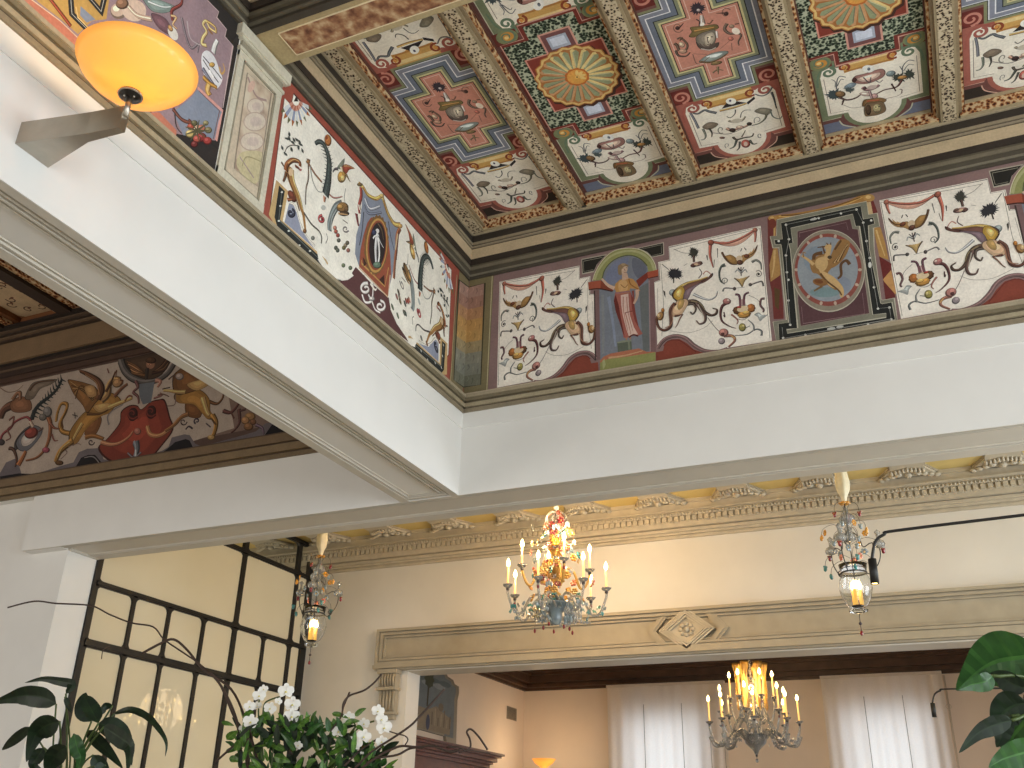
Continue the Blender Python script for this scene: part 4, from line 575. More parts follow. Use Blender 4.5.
def cartouche(base, bord, line_c, corner, curlA):
    a = Art(None); a.at(0, 0, 0); H = .35
    arc = lambda r, n=12: [(r * sin(pi * (k / n - .5)), .955 + r * cos(pi * (k / n - .5))) for k in range(n + 1)]
    a.poly([(-H, .36), (H, .36), (H, 1.13), (-H, 1.13)], base)
    for s in (-1, 1): a.poly([(s * .335, 1.02), (s * .335, 1.115), (s * .13, 1.115), (s * .2, 1.06), (s * .215, 1.02)], corner); a.line([(s * .22, 1.015), (s * .2, 1.07), (s * .13, 1.12)], .008, line_c)
    a.poly([(-.33, .46), (.33, .46), (.33, .985), (.205, .985)] + list(reversed(arc(.19))) + [(-.205, .985), (-.33, .985)], bord)
    a.line([(-.33, .5), (-.33, .985), (-.205, .985)], .006, line_c, sm=False); a.line([(.33, .5), (.33, .985), (.205, .985)], .006, line_c, sm=False)
    wh = [(-.28, .58), (-.262, .525), (-.215, .51), (-.17, .53), (-.13, .515), (-.1, .54), (.1, .54), (.13, .515), (.17, .53), (.215, .51), (.262, .525), (.285, .58), (.285, .945), (.165, .955)] + list(reversed(arc(.16))) + [(-.165, .955), (-.28, .945)]
    a.poly(wh, (226, 220, 206)); a.line([(-.262, .6), (-.262, .925), (-.15, .935)], .004, (150, 132, 120), sm=False); a.line([(.266, .6), (.266, .925), (.15, .935)], .004, (150, 132, 120), sm=False)
    a.poly([(-.15, .488), (.15, .488), (.155, .52), (.14, .59), (.03, .58), (-.02, .6), (-.06, .58), (-.14, .59)], (218, 168, 90)); a.poly([(-.14, .5), (.14, .5), (.14, .53), (-.14, .53)], (240, 212, 146)); a.line([(-.14, .578), (.13, .578)], .014, (190, 130, 62))
    for s in (-1, 1):
        a.spiral(s * .14, .54, .036, (150, 66, 40), .016, 1.2, 1, s); a.ell(s * .14, .54, .012, .014, (222, 150, 70))
        a.spiral(s * .228, .55, .042, curlA, .02, 1.3, -1.2, -s); a.line([(s * .165, .51), (s * .2, .5), (s * .25, .505), (s * .29, .56), (s * .305, .66)], .02, curlA, .012)
    return a
def coffer_A():
    a = Art(None); a.at(0, 0, 0); a.poly([(-.36, -1.13), (.36, -1.13), (.36, 1.13), (-.36, 1.13)], (124, 84, 78))
    c = cartouche((126, 78, 72), (180, 104, 90), (226, 180, 160), (56, 48, 42), (176, 96, 84)); c.at(0, 0, 0)
    for s in (-1, 1):
        c.poly([(s * .2, .355), (s * .34, .355), (s * .34, .485), (s * .2, .485)], (112, 44, 40)); c.ell(s * .27, .425, .062, .055, (130, 52, 46)); c.spiral(s * .27, .425, .056, (210, 140, 122), .018, 1.4, 1.6, s); c.line([(s * .25, .48), (s * .2, .5), (s * .15, .5)], .016, (176, 92, 78), .01)
    c.o = (672 - 0, 80, 8.0); c.pm = pmC(-.7475); K = (62, 62, 54); Gn = (106, 104, 86)
    c.line([(170, 262), (210, 268), (262, 240), (300, 250), (360, 262)], 9, (96, 100, 104), 16); c.line([(150, 262), (185, 320), (215, 385)], 10, (110, 112, 122), 12); c.line([(805, 55), (770, 105), (720, 125), (665, 110)], 9, (104, 104, 108), 6); c.line([(800, 95), (820, 150), (838, 225)], 12, (76, 80, 84), 5)
    c.poly([(400, 228), (440, 180), (500, 165), (600, 180), (480, 208)], (50, 44, 46)); c.ell(475, 168, 42, 26, (232, 228, 220)); c.ell(468, 164, 10, 9, (90, 84, 110)); c.poly([(600, 178), (660, 130), (668, 148), (610, 195)], (48, 44, 48)); c.line([(385, 245), (500, 218), (600, 185)], 13, (206, 160, 92), 9)
    c.line([(510, 235), (505, 270), (470, 300), (440, 290)], 6, K, 4); c.line([(550, 300), (560, 260), (590, 240), (635, 238)], 5, K, 3); c.line([(455, 325), (500, 335), (560, 325), (590, 290)], 12, (140, 130, 108), 8); c.ell(520, 325, 46, 18, (206, 196, 176), -.15); c.line([(440, 385), (480, 400), (540, 385), (590, 370), (640, 340)], 18, (176, 140, 120), 10); c.ell(485, 398, 26, 16, (60, 44, 42)); c.ell(620, 348, 20, 14, (56, 48, 44)); c.ell(545, 375, 30, 14, (206, 170, 150))
    c.poly([(248, 375), (290, 340), (340, 338), (370, 352), (340, 380), (290, 395)], (122, 108, 92), sm=1); c.line([(250, 390), (272, 440), (262, 470), (235, 478)], 11, (110, 116, 104), 4); c.line([(300, 385), (322, 420), (320, 455)], 10, K, 4); c.line([(330, 420), (450, 430), (560, 390)], 4, (120, 110, 100)); c.spiral(395, 395, 32, (140, 138, 124), 6, 1, 1)
    c.poly([(665, 248), (710, 222), (770, 225), (800, 240), (770, 275), (710, 268)], (128, 122, 106), sm=1); c.line([(760, 270), (745, 310), (700, 345), (640, 362)], 12, Gn, 4); c.line([(790, 240), (810, 290), (860, 308), (885, 285)], 8, (100, 112, 104), 4); c.spiral(690, 320, 34, (150, 146, 136), 5, .9, 2.5)
    c.line([(490, 455), (520, 475), (580, 460), (640, 450), (655, 425)], 12, (84, 76, 66), 6); c.line([(560, 455), (580, 420), (590, 400)], 8, (120, 112, 96), 4); c.ell(590, 505, 36, 32, (186, 96, 84)); c.ell(592, 510, 16, 18, (224, 196, 180)); c.line([(520, 480), (500, 530), (465, 548)], 12, (78, 84, 76), 4); c.line([(545, 490), (540, 540), (520, 562)], 10, (84, 82, 74), 4); c.line([(625, 480), (650, 510), (685, 505)], 12, (78, 84, 78), 4); c.ell(403, 460, 22, 9, (120, 90, 76)); c.spiral(705, 442, 20, (120, 120, 116), 5, 1.1, 1); c.spiral(445, 522, 22, (150, 146, 136), 4, 1, 2)
    a.it += c.it + flip(c).it
    for d, col in ((.135, (136, 140, 104)), (.118, (50, 52, 52)), (.113, (200, 204, 210)), (.106, (136, 142, 160)), (.079, (212, 214, 218)), (.072, (112, 122, 142)), (.042, (44, 46, 48)), (.036, (140, 146, 116)), (.018, (214, 206, 150)), (.006, (66, 50, 46)), (0, (210, 140, 120)), (-.013, (234, 198, 180)), (-.018, (212, 142, 122))): a.at(0, 0, 0).poly(plus(.215 + d, .2 + d, .07 + d, .355 + d), col)
    a.poly([(.30, -.335), (.35, -.335), (.35, .335), (.30, .335)], (126, 132, 128)) if 0 else None
    a.o = (640, 0, 8.0); a.pm = pmC(-.7475)
    a.burst(462, 62, 66, 50, (62, 52, 62)); a.ell(470, 75, 16, 12, (200, 180, 176)); a.line([(495, 120), (500, 190)], 16, (196, 180, 168), 34); a.ell(497, 190, 22, 16, (226, 222, 214)); a.line([(452, 150), (480, 170), (475, 205)], 7, (80, 58, 56)); a.line([(585, 155), (560, 185), (540, 180)], 9, (120, 84, 70), 5)
    a.poly([(410, 215), (500, 205), (600, 192), (628, 215), (600, 235), (500, 262), (440, 292), (398, 285), (420, 250)], (122, 104, 62), sm=1); a.line([(440, 245), (520, 230), (600, 215)], 16, (176, 130, 72), 10); a.poly([(452, 300), (490, 265), (570, 240), (605, 245), (605, 320), (570, 375), (500, 390), (468, 360)], (128, 118, 106), sm=1); a.poly([(520, 280), (585, 255), (600, 310), (560, 360), (525, 350)], (186, 172, 152), sm=1)
    a.line([(540, 300), (550, 340)], 5, (92, 78, 70)); a.ell(545, 295, 9, 5, (70, 58, 54)); a.ell(578, 290, 8, 5, (70, 58, 54)); a.line([(540, 352), (570, 345)], 4, (90, 60, 56)); a.poly([(455, 330), (480, 380), (560, 398), (620, 372), (632, 335), (600, 345), (560, 378), (500, 372)], (88, 74, 68), sm=1); a.line([(490, 385), (560, 395), (610, 375)], 7, (206, 196, 184)); a.line([(615, 245), (622, 300)], 12, (226, 208, 196), 8)
    a.poly([(480, 485), (540, 440), (620, 412), (700, 408), (690, 435), (620, 470), (560, 495), (500, 498)], (134, 146, 142), sm=1); a.poly([(530, 450), (620, 425), (660, 425), (600, 455)], (214, 222, 220), sm=1); a.line([(485, 490), (560, 495), (640, 465), (700, 425)], 12, (104, 84, 54), 6); a.ell(612, 500, 46, 14, (136, 112, 72), -.2); a.line([(585, 580), (620, 555), (670, 558)], 10, (120, 104, 78), 5); a.line([(625, 530), (630, 590)], 13, (120, 104, 78), 4); a.line([(500, 500), (560, 450)], 4, (120, 90, 76))
    a.spiral(305, 215, 46, (140, 100, 84), 6, 1.2, .4); a.ell(302, 220, 18, 15, (70, 48, 46)); a.line([(320, 215), (352, 180)], 9, (80, 56, 52), 3); a.spiral(692, 100, 42, (140, 100, 84), 6, 1.2, -.6, -1); a.ell(690, 105, 18, 15, (70, 48, 46)); a.line([(675, 100), (612, 102)], 9, (80, 56, 52), 3)
    a.line([(280, 345), (300, 360), (320, 400), (370, 395), (380, 350), (330, 300), (300, 310)], 16, (100, 80, 68), 9); a.ell(335, 352, 26, 20, (206, 176, 150), .5); a.ell(345, 405, 34, 18, (190, 150, 126)); a.line([(290, 400), (310, 440), (370, 445), (405, 415)], 14, (84, 70, 62), 6); a.line([(320, 320), (345, 295)], 10, (96, 76, 64), 4)
    a.line([(700, 185), (680, 230), (720, 265), (780, 262), (812, 280), (790, 330), (795, 360)], 18, (104, 86, 76), 6); a.ell(770, 245, 34, 26, (226, 214, 200), .4); a.ell(735, 205, 22, 14, (150, 126, 106)); a.line([(760, 190), (795, 185)], 8, (96, 70, 60)); a.ell(728, 305, 22, 16, (190, 110, 96)); a.line([(735, 340), (740, 400)], 4, (130, 96, 84)); a.line([(425, 430), (450, 500), (480, 510)], 5, (130, 96, 84)); a.line([(430, 425), (540, 430)], 3, (150, 100, 84)); a.line([(640, 390), (720, 320)], 3, (150, 100, 84))
    return a
def coffer_B():
    a = Art(None); a.at(0, 0, 0); a.poly([(-.36, -1.13), (.36, -1.13), (.36, 1.13), (-.36, 1.13)], (112, 50, 44))
    c = cartouche((116, 74, 70), (124, 136, 104), (206, 206, 180), (112, 122, 148), (106, 130, 104)); c.at(0, 0, 0)
    for s in (-1, 1):
        c.poly([(s * .2, .4), (s * .35, .4), (s * .35, .5), (s * .2, .5)], (118, 54, 46)); c.ell(s * .265, .455, .066, .056, (132, 142, 98)); c.ell(s * .262, .458, .04, .034, (216, 150, 62)); c.spiral(s * .265, .455, .056, (112, 132, 104), .014, 1.4, 1.6, s); c.ell(s * .27, .45, .014, .012, (236, 206, 130))
    c.o = (808, 40, 8.0); c.pm = pmC(.075)
    c.line([(215, 395), (222, 320), (245, 292), (290, 300)], 6, (96, 100, 108), 4); c.line([(205, 380), (205, 335), (175, 318)], 5, (110, 114, 116), 3); c.line([(222, 370), (250, 318), (275, 320)], 5, (84, 90, 96), 3); c.poly([(280, 375), (330, 345), (372, 350), (350, 380), (300, 390)], (120, 138, 150), sm=1); c.burst(200, 440, 74, 50, (70, 84, 88), 14, 12); c.ell(245, 432, 40, 24, (140, 106, 70)); c.burst(320, 400, 50, 24, (84, 96, 96), 9, 9)
    c.line([(240, 460), (300, 480), (370, 465), (430, 430), (520, 440)], 11, (96, 72, 66), 5); c.line([(260, 520), (275, 480), (262, 500)], 7, (100, 74, 66)); c.line([(270, 520), (340, 545), (430, 535)], 3, (150, 140, 130))
    c.line([(745, 270), (745, 215), (790, 165), (838, 168)], 6, (92, 98, 100), 4); c.line([(752, 250), (790, 200), (835, 200)], 5, (104, 110, 110), 3); c.line([(740, 240), (720, 210)], 5, (96, 100, 104), 3); c.burst(720, 300, 78, 34, (72, 78, 70), 13, 12); c.burst(800, 275, 48, 44, (66, 74, 68), 10, 11); c.ell(740, 298, 40, 14, (190, 140, 80), -.2); c.ell(648, 268, 38, 22, (132, 148, 150), -.2)
    c.line([(740, 320), (710, 365), (670, 385), (600, 400), (520, 440)], 11, (96, 60, 56), 5); c.line([(655, 350), (680, 390), (690, 410)], 8, (80, 54, 52), 5); c.line([(720, 395), (740, 400), (735, 430)], 5, (110, 84, 76)); c.line([(610, 470), (700, 450), (745, 420)], 3, (150, 120, 110))
    c.poly([(345, 330), (370, 290), (440, 272), (560, 235), (600, 255), (580, 300), (480, 345), (400, 350)], (158, 112, 104), sm=1); c.poly([(380, 315), (440, 290), (560, 262), (540, 300), (440, 335)], (214, 184, 168), sm=1); c.ell(360, 318, 16, 18, (78, 46, 44)); c.ell(470, 232, 50, 30, (232, 230, 222)); c.ell(473, 232, 12, 12, (110, 120, 130)); c.line([(430, 300), (480, 345), (490, 300)], 6, (96, 80, 84)); c.line([(520, 320), (560, 340), (585, 320)], 5, (120, 110, 110))
    c.line([(430, 380), (460, 400), (520, 385), (560, 360)], 26, (146, 112, 112), 16); c.ell(500, 378, 40, 16, (206, 184, 176), -.2); c.ell(440, 385, 14, 12, (86, 60, 62)); c.ell(450, 432, 52, 16, (206, 180, 170), .1); c.ell(520, 448, 26, 22, (190, 150, 146)); c.line([(480, 410), (500, 470)], 12, (160, 130, 130), 10)
    c.poly([(425, 520), (440, 480), (500, 470), (560, 462), (610, 475), (590, 500), (500, 520), (440, 530)], (134, 100, 62), sm=1); c.poly([(450, 515), (520, 498), (585, 498), (608, 560), (560, 592), (490, 606), (448, 600)], (128, 104, 76), sm=1); c.ell(540, 545, 34, 36, (182, 172, 128), .1); c.ell(470, 555, 22, 40, (88, 66, 50)); c.ell(530, 535, 7, 5, (60, 48, 44)); c.ell(556, 530, 7, 5, (60, 48, 44)); c.line([(528, 570), (555, 566)], 5, (110, 60, 54)); c.line([(460, 490), (500, 485), (560, 480)], 12, (176, 90, 62), 8)
    a.it += c.it + flip(c).it
    pb = lambda x, y, u, v: [(-x, -y), (-x, y), (-u, y), (-u, v), (u, v), (u, y), (x, y), (x, -y), (u, -y), (u, -v), (-u, -v), (-u, -y)]
    a.at(0, 0, 0); a.poly(pb(.335, .41, .185, .515), (132, 52, 44)); a.line(pb(.33, .405, .18, .51), .007, (222, 168, 150), sm=False, closed=True); a.poly(pb(.325, .385, .155, .49), (60, 70, 60), 'foliage')
    for s in (-1, 1): a.poly([(-.1, s * .24), (.1, s * .24), (.1, s * .4), (-.1, s * .4)], (222, 160, 144)); a.poly([(-.088, s * .24), (.088, s * .24), (.088, s * .388), (-.088, s * .388)], (126, 78, 78)); a.poly([(-.06, s * .26), (.06, s * .26), (.06, s * .36), (-.06, s * .36)], (176, 186, 208)); a.poly([(-.045, s * .28), (.045, s * .28), (.045, s * .345), (-.045, s * .345)], (196, 204, 222))
    a.poly([(-.245, -.245), (.245, -.245), (.245, .245), (-.245, .245)], (222, 150, 132)); a.poly([(-.235, -.235), (.235, -.235), (.235, .235), (-.235, .235)], (144, 58, 46))
    R = .255; N_ = 20
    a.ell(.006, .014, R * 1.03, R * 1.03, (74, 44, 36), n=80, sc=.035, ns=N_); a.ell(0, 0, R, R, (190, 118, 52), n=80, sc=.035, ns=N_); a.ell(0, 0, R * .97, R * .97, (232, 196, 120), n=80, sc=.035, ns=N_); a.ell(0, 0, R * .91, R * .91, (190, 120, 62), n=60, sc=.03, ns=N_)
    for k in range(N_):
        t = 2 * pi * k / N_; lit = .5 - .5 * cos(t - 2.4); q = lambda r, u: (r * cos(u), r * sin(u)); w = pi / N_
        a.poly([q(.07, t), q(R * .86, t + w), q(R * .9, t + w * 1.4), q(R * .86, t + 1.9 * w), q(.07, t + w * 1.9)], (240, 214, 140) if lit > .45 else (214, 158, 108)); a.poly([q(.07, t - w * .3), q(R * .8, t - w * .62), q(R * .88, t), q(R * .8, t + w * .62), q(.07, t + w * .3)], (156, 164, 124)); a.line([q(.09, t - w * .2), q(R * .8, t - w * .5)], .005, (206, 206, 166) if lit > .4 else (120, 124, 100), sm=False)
    a.ell(0, 0, .074, .074, (206, 110, 46), n=32, sc=.05, ns=10); a.ell(0, 0, .062, .062, (234, 160, 70), n=20)
    for k in range(10): t = 2 * pi * k / 10; a.ell(.036 * cos(t), .036 * sin(t), .022, .011, (244, 206, 120) if k in (8, 9, 0, 1) else (236, 170, 76), t, n=8)
    a.ell(0, 0, .015, .015, (244, 196, 100), n=8); a.ell(0, 0, .006, .006, (120, 70, 40), n=6)
    return a
# ---------------- room shell
def slab(name, boxes, m='plaster'):
    b = MB()
    for q in boxes: b.box(*q[:6], *(q[6:] or (m,)))
    return struct(b.build(name))
CZ = 4.27; XR = 4.69; YC = 9.0; Y4 = 14.0; XP = -6.47
slab('floor', [(-12.4, 5.2, -4.2, 14.4, FL - .1, FL)], 'terrazzo')
slab('wall_left', [(XL - .44, XL, -3.5, YB, ZS + .02, 4.9), (XL - .006, XL, -.6, YB, ZS, ZS + .02), (XL - .44, XL, -3.5, -.6, FL, ZS + .02), (XL - .011, XL + .008, -.6, YB, 2.609, 2.722)])
slab('wall_back', [(-12, XR, YB, YB + .43, 2.62, 4.9), (-6.87, XR, YB, YB + .43, ZS + .02, 2.62), (-12, XP, YB + .11, YB + .43, FL, 2.62), (3.6, XR, YB, YB + .43, FL, ZS + .02), (XL, XR, YB - .008, YB, 2.609, 2.722), (-6.87, XR, YB, YB + .006, ZS, ZS + .02)])
# right wall with three tall windows, front wall with two
def windowed(name, axis, pos, a0, a1, z0, z1, wins, sz, ez, t=.3, m='plaster'):
    bx = []; cur = a0
    f = (lambda p, q, lo, hi: (pos, pos + t, p, q, lo, hi)) if axis == 'x' else (lambda p, q, lo, hi: (p, q, pos, pos + t, lo, hi))
    for w0, w1 in wins: bx += [f(cur, w0, z0, z1), f(w0, w1, z0, sz), f(w0, w1, ez, z1)]; cur = w1
    bx.append(f(cur, a1, z0, z1)); return slab(name, bx, m)
windowed('wall_right', 'x', XR, -3.5, YB, FL, 4.9, [(-2.6, -1.0), (.2, 1.8), (3.0, 4.6)], -.6, 2.3)
windowed('wall_front', 'y', -3.8, -12, XR, FL, 4.9, [(-9, -7.4), (-1.6, .0), (1.4, 3.0)], -.6, 2.3)
slab('wall_side', [(-12.3, -12, -3.8, 14.3, FL, 4.9)])
slab('ceiling', [(XL, XR + .3, -3.8, YB, CZ + .012, CZ + .2)], 'dark2')
slab('ceiling', [(-12.3, XL - .44, -3.8, YB, 4.345, 4.5)], 'dark2')
# middle room beyond the beam, far wall with the wide portal
C0, C1 = -5.17, .74
slab('wall_far', [(-12, C0, YC, YC + .26, FL, 4.2), (C0, C1, YC, YC + .26, 1.65, 4.2), (C1, 5.0, YC, YC + .26, FL, 4.2)], 'cream')
slab('wall_east', [(4.6, 4.8, YB + .43, YC, 2.4, 4.2), (4.6, 4.8, YB + .43, YC, FL, -.4), (4.6, 4.8, YB + .43, 6.1, -.4, 2.4), (4.6, 4.8, 8.7, YC, -.4, 2.4)], 'cream')
slab('ceiling', [(-12, 5, YB + .43, YC, 3.08, 3.2)], 'yellow')
# far room
slab('wall_west', [(-6.21, -6.01, YC + .26, Y4, FL, 3.2)], 'peach'); slab('wall_east', [(1.7, 1.9, YC + .26, Y4, FL, 3.2)], 'peach')
windowed('wall_far', 'y', Y4, -6.2, 1.9, FL, 3.2, [(-4.38, -3.32), (-1.45, -.42)], -1.2, 1.72, .3, 'peach')
slab('ceiling', [(-6.2, 1.9, YC + .26, Y4, 2.78, 2.9)], 'dark')
# ---------------- soffit mouldings of the two beams
b = MB(); x0 = XL; y0, y1 = -.6, YB
for (a, c, z) in ((.0061, .052, 0), (.070, .082, .004), (.100, .112, .004), (.130, .14, .008), (.335, .343, .014), (.352, .366, .004), (.376, .44, 0)): b.box(x0 - c, x0 - a, y0, y1 - (.02 if a > .06 and c < .4 else 0) - (a * .5 if .06 < a < .15 else 0), ZS + z, ZS + .03, 'trim')
for (a, c, z) in ((.0, .02, .0), (.028, .036, .006), (.042, .05, .012)): b.box(x0 - .372, x0 - .06 - a, y1 - .03 - c, y1 - .03 - a, ZS + z, ZS + .03, 'trim')
b.box(x0 - .36, x0 - .13, y0, y1 - .08, ZS + .022, ZS + .03, 'trim'); struct(b.build('trim_1'))
b = MB()
for (a, c, z) in ((.0061, .022, .001), (.036, .046, .002), (.060, .070, .004), (.084, .092, .010), (.292, .302, .004), (.316, .43, 0)): b.box(XP if a > .01 else -6.87, XR, YB + a, YB + c, ZS + z, ZS + .03, 'trim')
b.box(-6.87, XP, YB + .03, YB + .12, ZS, ZS + .03, 'plaster'); b.box(XP, XR, YB + .092, YB + .292, ZS + .012, ZS + .03, 'trim'); b.box(XP, XP + .03, YB + .11, YB + .42, ZS - .004, ZS + .02, 'trim'); struct(b.build('trim_2'))
# ---------------- painted timber cornices (stacked mouldings)
LOW = [(2.722, 2.750, .020, (142, 130, 108)), (2.750, 2.758, .016, (74, 64, 52)), (2.758, 2.785, .032, (166, 154, 128)), (2.785, 2.800, .026, (92, 82, 64)), (2.800, 2.824, .036, (122, 112, 90)), (2.824, 2.846, .044, (168, 156, 132)), (2.846, 2.864, .026, (190, 176, 152))]
UPP = [(3.800, 3.822, .014, (78, 72, 62)), (3.822, 3.838, .020, (126, 120, 104)), (3.838, 3.874, .016, (84, 78, 66)), (3.874, 3.900, .024, (122, 114, 96)), (3.900, 3.918, .020, (94, 86, 72)), (3.918, 3.966, .026, (54, 46, 40)), (3.966, 4.050, .030, (200, 180, 148)), (4.050, 4.058, .026, (74, 64, 54)), (4.058, 4.074, .036, (154, 142, 120)), (4.074, 4.082, .032, (70, 62, 52)), (4.082, 4.104, .040, (154, 142, 118)), (4.104, 4.164, .034, (56, 50, 44)), (4.164, 4.182, .046, (174, 160, 134))]
LO2 = [(2.600, 2.632, .02, (120, 102, 76)), (2.632, 2.642, .014, (70, 54, 42)), (2.642, 2.70, .04, (128, 108, 80)), (2.70, 2.712, .03, (70, 54, 42)), (2.712, 2.78, .05, (116, 96, 72)), (2.78, 2.80, .03, (84, 66, 50))]
UP2 = [(3.78, 3.83, .02, (76, 56, 46)), (3.83, 3.88, .035, (58, 44, 38)), (3.88, 3.90, .045, (100, 82, 66)), (3.90, 3.935, .05, (54, 40, 34)), (3.935, 3.955, .06, (36, 28, 24)), (3.955, 4.16, .085, (128, 104, 78)), (4.16, 4.172, .12, (60, 46, 38)), (4.172, 4.185, .15, (112, 92, 72)), (4.185, 4.197, .18, (56, 44, 36)), (4.197, 4.208, .21, (96, 78, 62)), (4.208, 4.236, .25, (36, 28, 24))]
def cornice(n, bands, axis, pos, sg, a0, a1):
    b = MB()
    for z0, z1, p, c in bands:
        q = sorted((pos, pos + sg * p)); e = p if axis == 'x' else 0
        if axis == 'y': b.box(a0, a1, q[0], q[1], z0, z1, 'wood', rgb(*c))
        else: b.box(q[0], q[1], a0, a1, z0, z1, 'wood', rgb(*c))
    return struct(b.build('trim_%d' % n))
cornice(3, LOW, 'x', XL, 1, -.6, YB); cornice(4, LOW, 'y', YB, -1, XL, XR)
cornice(5, UPP, 'x', XL, 1, 3.146, YB); cornice(6, UPP, 'x', XL, 1, -3.5, 2.9); cornice(7, UPP, 'y', YB, -1, XL, XR)
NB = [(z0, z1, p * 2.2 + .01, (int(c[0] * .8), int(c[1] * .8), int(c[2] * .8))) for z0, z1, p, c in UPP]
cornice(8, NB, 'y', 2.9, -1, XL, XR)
cornice(9, LO2, 'y', YB, -1, -12, XL - .44); cornice(10, UP2, 'y', YB, -1, -12, XL - .44)
# ---------------- frieze grounds and painted scenes
def fresco(art, side, name, label, cat, group=None, plane=0):
    b = MB(); f = (lambda u, v, h: (u, YB - h, v)) if side == 'B' else ((lambda u, v, h: (XL + h, u, v)) if side == 'L' else None)
    art.emit(b, f, base=.0015 + plane); xs = [v.x for v in b.V]; ys = [v.y for v in b.V]; zs = [v.z for v in b.V]
    o = b.build(name, None, ((min(xs) + max(xs)) / 2, (min(ys) + max(ys)) / 2, min(zs))); return tag(o, label, cat, group)
def clipz(a, lo=2.866, hi=3.799):
    for it in a.it:
        for p in it[0]: p.y = min(hi, max(lo, p.y))
        xs = [p.x for p in it[0]]; ys = [p.y for p in it[0]]; it[4] = (min(xs), min(ys), max(xs), max(ys))
    return a
b = MB(); b.box(XL, XR, YB - .0008, YB, 2.862, 3.802, 'wood', rgb(*MAUVE)); b.box(XL, XL + .0008, 3.19, YB, 2.862, 3.802, 'wood', rgb(*RB)); b.box(XL, XL + .0008, -.6, 2.83, 2.862, 3.802, 'wood', rgb(46, 42, 42))
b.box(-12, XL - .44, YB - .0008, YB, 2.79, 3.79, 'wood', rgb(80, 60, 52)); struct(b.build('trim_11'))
G = griffin_art(); DX = 2.655
mir = lambda c: (lambda p: Vector((2 * c - p.x, p.y)))
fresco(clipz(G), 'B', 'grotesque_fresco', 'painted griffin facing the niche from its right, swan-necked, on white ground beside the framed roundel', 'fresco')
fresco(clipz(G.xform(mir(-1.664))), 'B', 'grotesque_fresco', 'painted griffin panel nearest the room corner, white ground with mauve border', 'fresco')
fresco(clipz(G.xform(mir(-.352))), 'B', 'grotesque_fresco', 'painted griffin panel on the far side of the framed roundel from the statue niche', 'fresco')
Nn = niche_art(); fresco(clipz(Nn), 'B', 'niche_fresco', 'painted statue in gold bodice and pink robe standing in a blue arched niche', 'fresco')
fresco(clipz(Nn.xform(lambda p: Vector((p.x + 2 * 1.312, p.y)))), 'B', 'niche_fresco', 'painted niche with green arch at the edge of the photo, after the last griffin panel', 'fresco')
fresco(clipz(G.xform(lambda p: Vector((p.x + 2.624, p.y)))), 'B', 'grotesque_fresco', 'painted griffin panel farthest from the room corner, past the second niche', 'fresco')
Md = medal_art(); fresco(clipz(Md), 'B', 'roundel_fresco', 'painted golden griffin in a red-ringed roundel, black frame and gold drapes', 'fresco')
cb = corner_art('B'); fresco(clipz(cb), 'B', 'corner_fresco', 'narrow painted marble panel on the back wall beside the room corner', 'fresco', plane=.002)
cl = corner_art('L'); fresco(clipz(cl), 'L', 'corner_fresco', 'narrow painted marble panel on the side wall beside the room corner', 'fresco', plane=.002)
Lf = lfrieze_art(); Lh = lfrieze_half(); Lf.it += [i for i in Lh.it] + Lh.xform(mir(4.245)).it + cameo_art().it
for i in Lf.it: i[4] = (min(p.x for p in i[0]), min(p.y for p in i[0]), max(p.x for p in i[0]), max(p.y for p in i[0]))
fresco(clipz(Lf), 'L', 'cameo_fresco', 'painted side wall panel with blue drape and oval cameo of a white figure', 'fresco')
Va = vase_art()
for it in Va.it:
    for p in it[0]: p.x = min(2.828, max(.3, p.x))
fresco(clipz(Va), 'L', 'vase_fresco', 'painted lilac panel with silver vase and fruit behind the glowing wall lamp', 'fresco')
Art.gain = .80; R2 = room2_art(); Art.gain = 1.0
for it in R2.it:
    for p in it[0]: p.x = min(XL - .442, max(-9.5, p.x))
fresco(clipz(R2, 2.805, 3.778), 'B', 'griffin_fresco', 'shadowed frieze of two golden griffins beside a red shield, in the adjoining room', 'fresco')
# ---------------- pilaster between the two side-wall frescoes
t = thing('pilaster', 'flat cream pilaster with pale pink marbled panel below the marbled ceiling beam', 'pilaster', (XL, 3.01, 2.866)); cr = rgb(206, 202, 184); c2 = rgb(150, 144, 126)
b = MB()
for y0, y1, z0, z1, p in ((2.835, 2.875, 2.87, 3.66, .014), (3.15, 3.19, 2.87, 3.66, .014), (2.835, 3.19, 2.868, 2.92, .016), (2.835, 3.19, 3.62, 3.66, .015)): b.box(XL, XL + p, y0, y1, z0, z1, 'wood', cr)
for y0, y1, z0, z1, p in ((2.88, 2.889, 2.92, 3.62, .011), (3.136, 3.145, 2.92, 3.62, .011), (2.88, 3.145, 2.92, 2.932, .011), (2.88, 3.145, 3.61, 3.62, .011)): b.box(XL, XL + p, y0, y1, z0, z1, 'wood', c2)
b.box(XL, XL + .006, 2.875, 3.15, 2.92, 3.62, 'wood', rgb(206, 192, 170)); b.build('shaft', t)
b = MB()
for y0, y1, z0, z1, p, c in ((2.825, 3.2, 3.655, 3.675, .022, cr), (2.84, 3.185, 3.675, 3.72, .016, c2), (2.82, 3.205, 3.72, 3.733, .028, cr), (2.80, 3.222, 3.733, 3.80, .036, cr)): b.box(XL, XL + p, y0, y1, z0, z1, 'wood', c)
b.build('capital', t)
pa = pil_art(); b = MB(); pa.emit(b, lambda u, v, h: (XL + h, min(3.13, max(2.895, u)), v), base=.0075); b.build('marbled_panel', t)
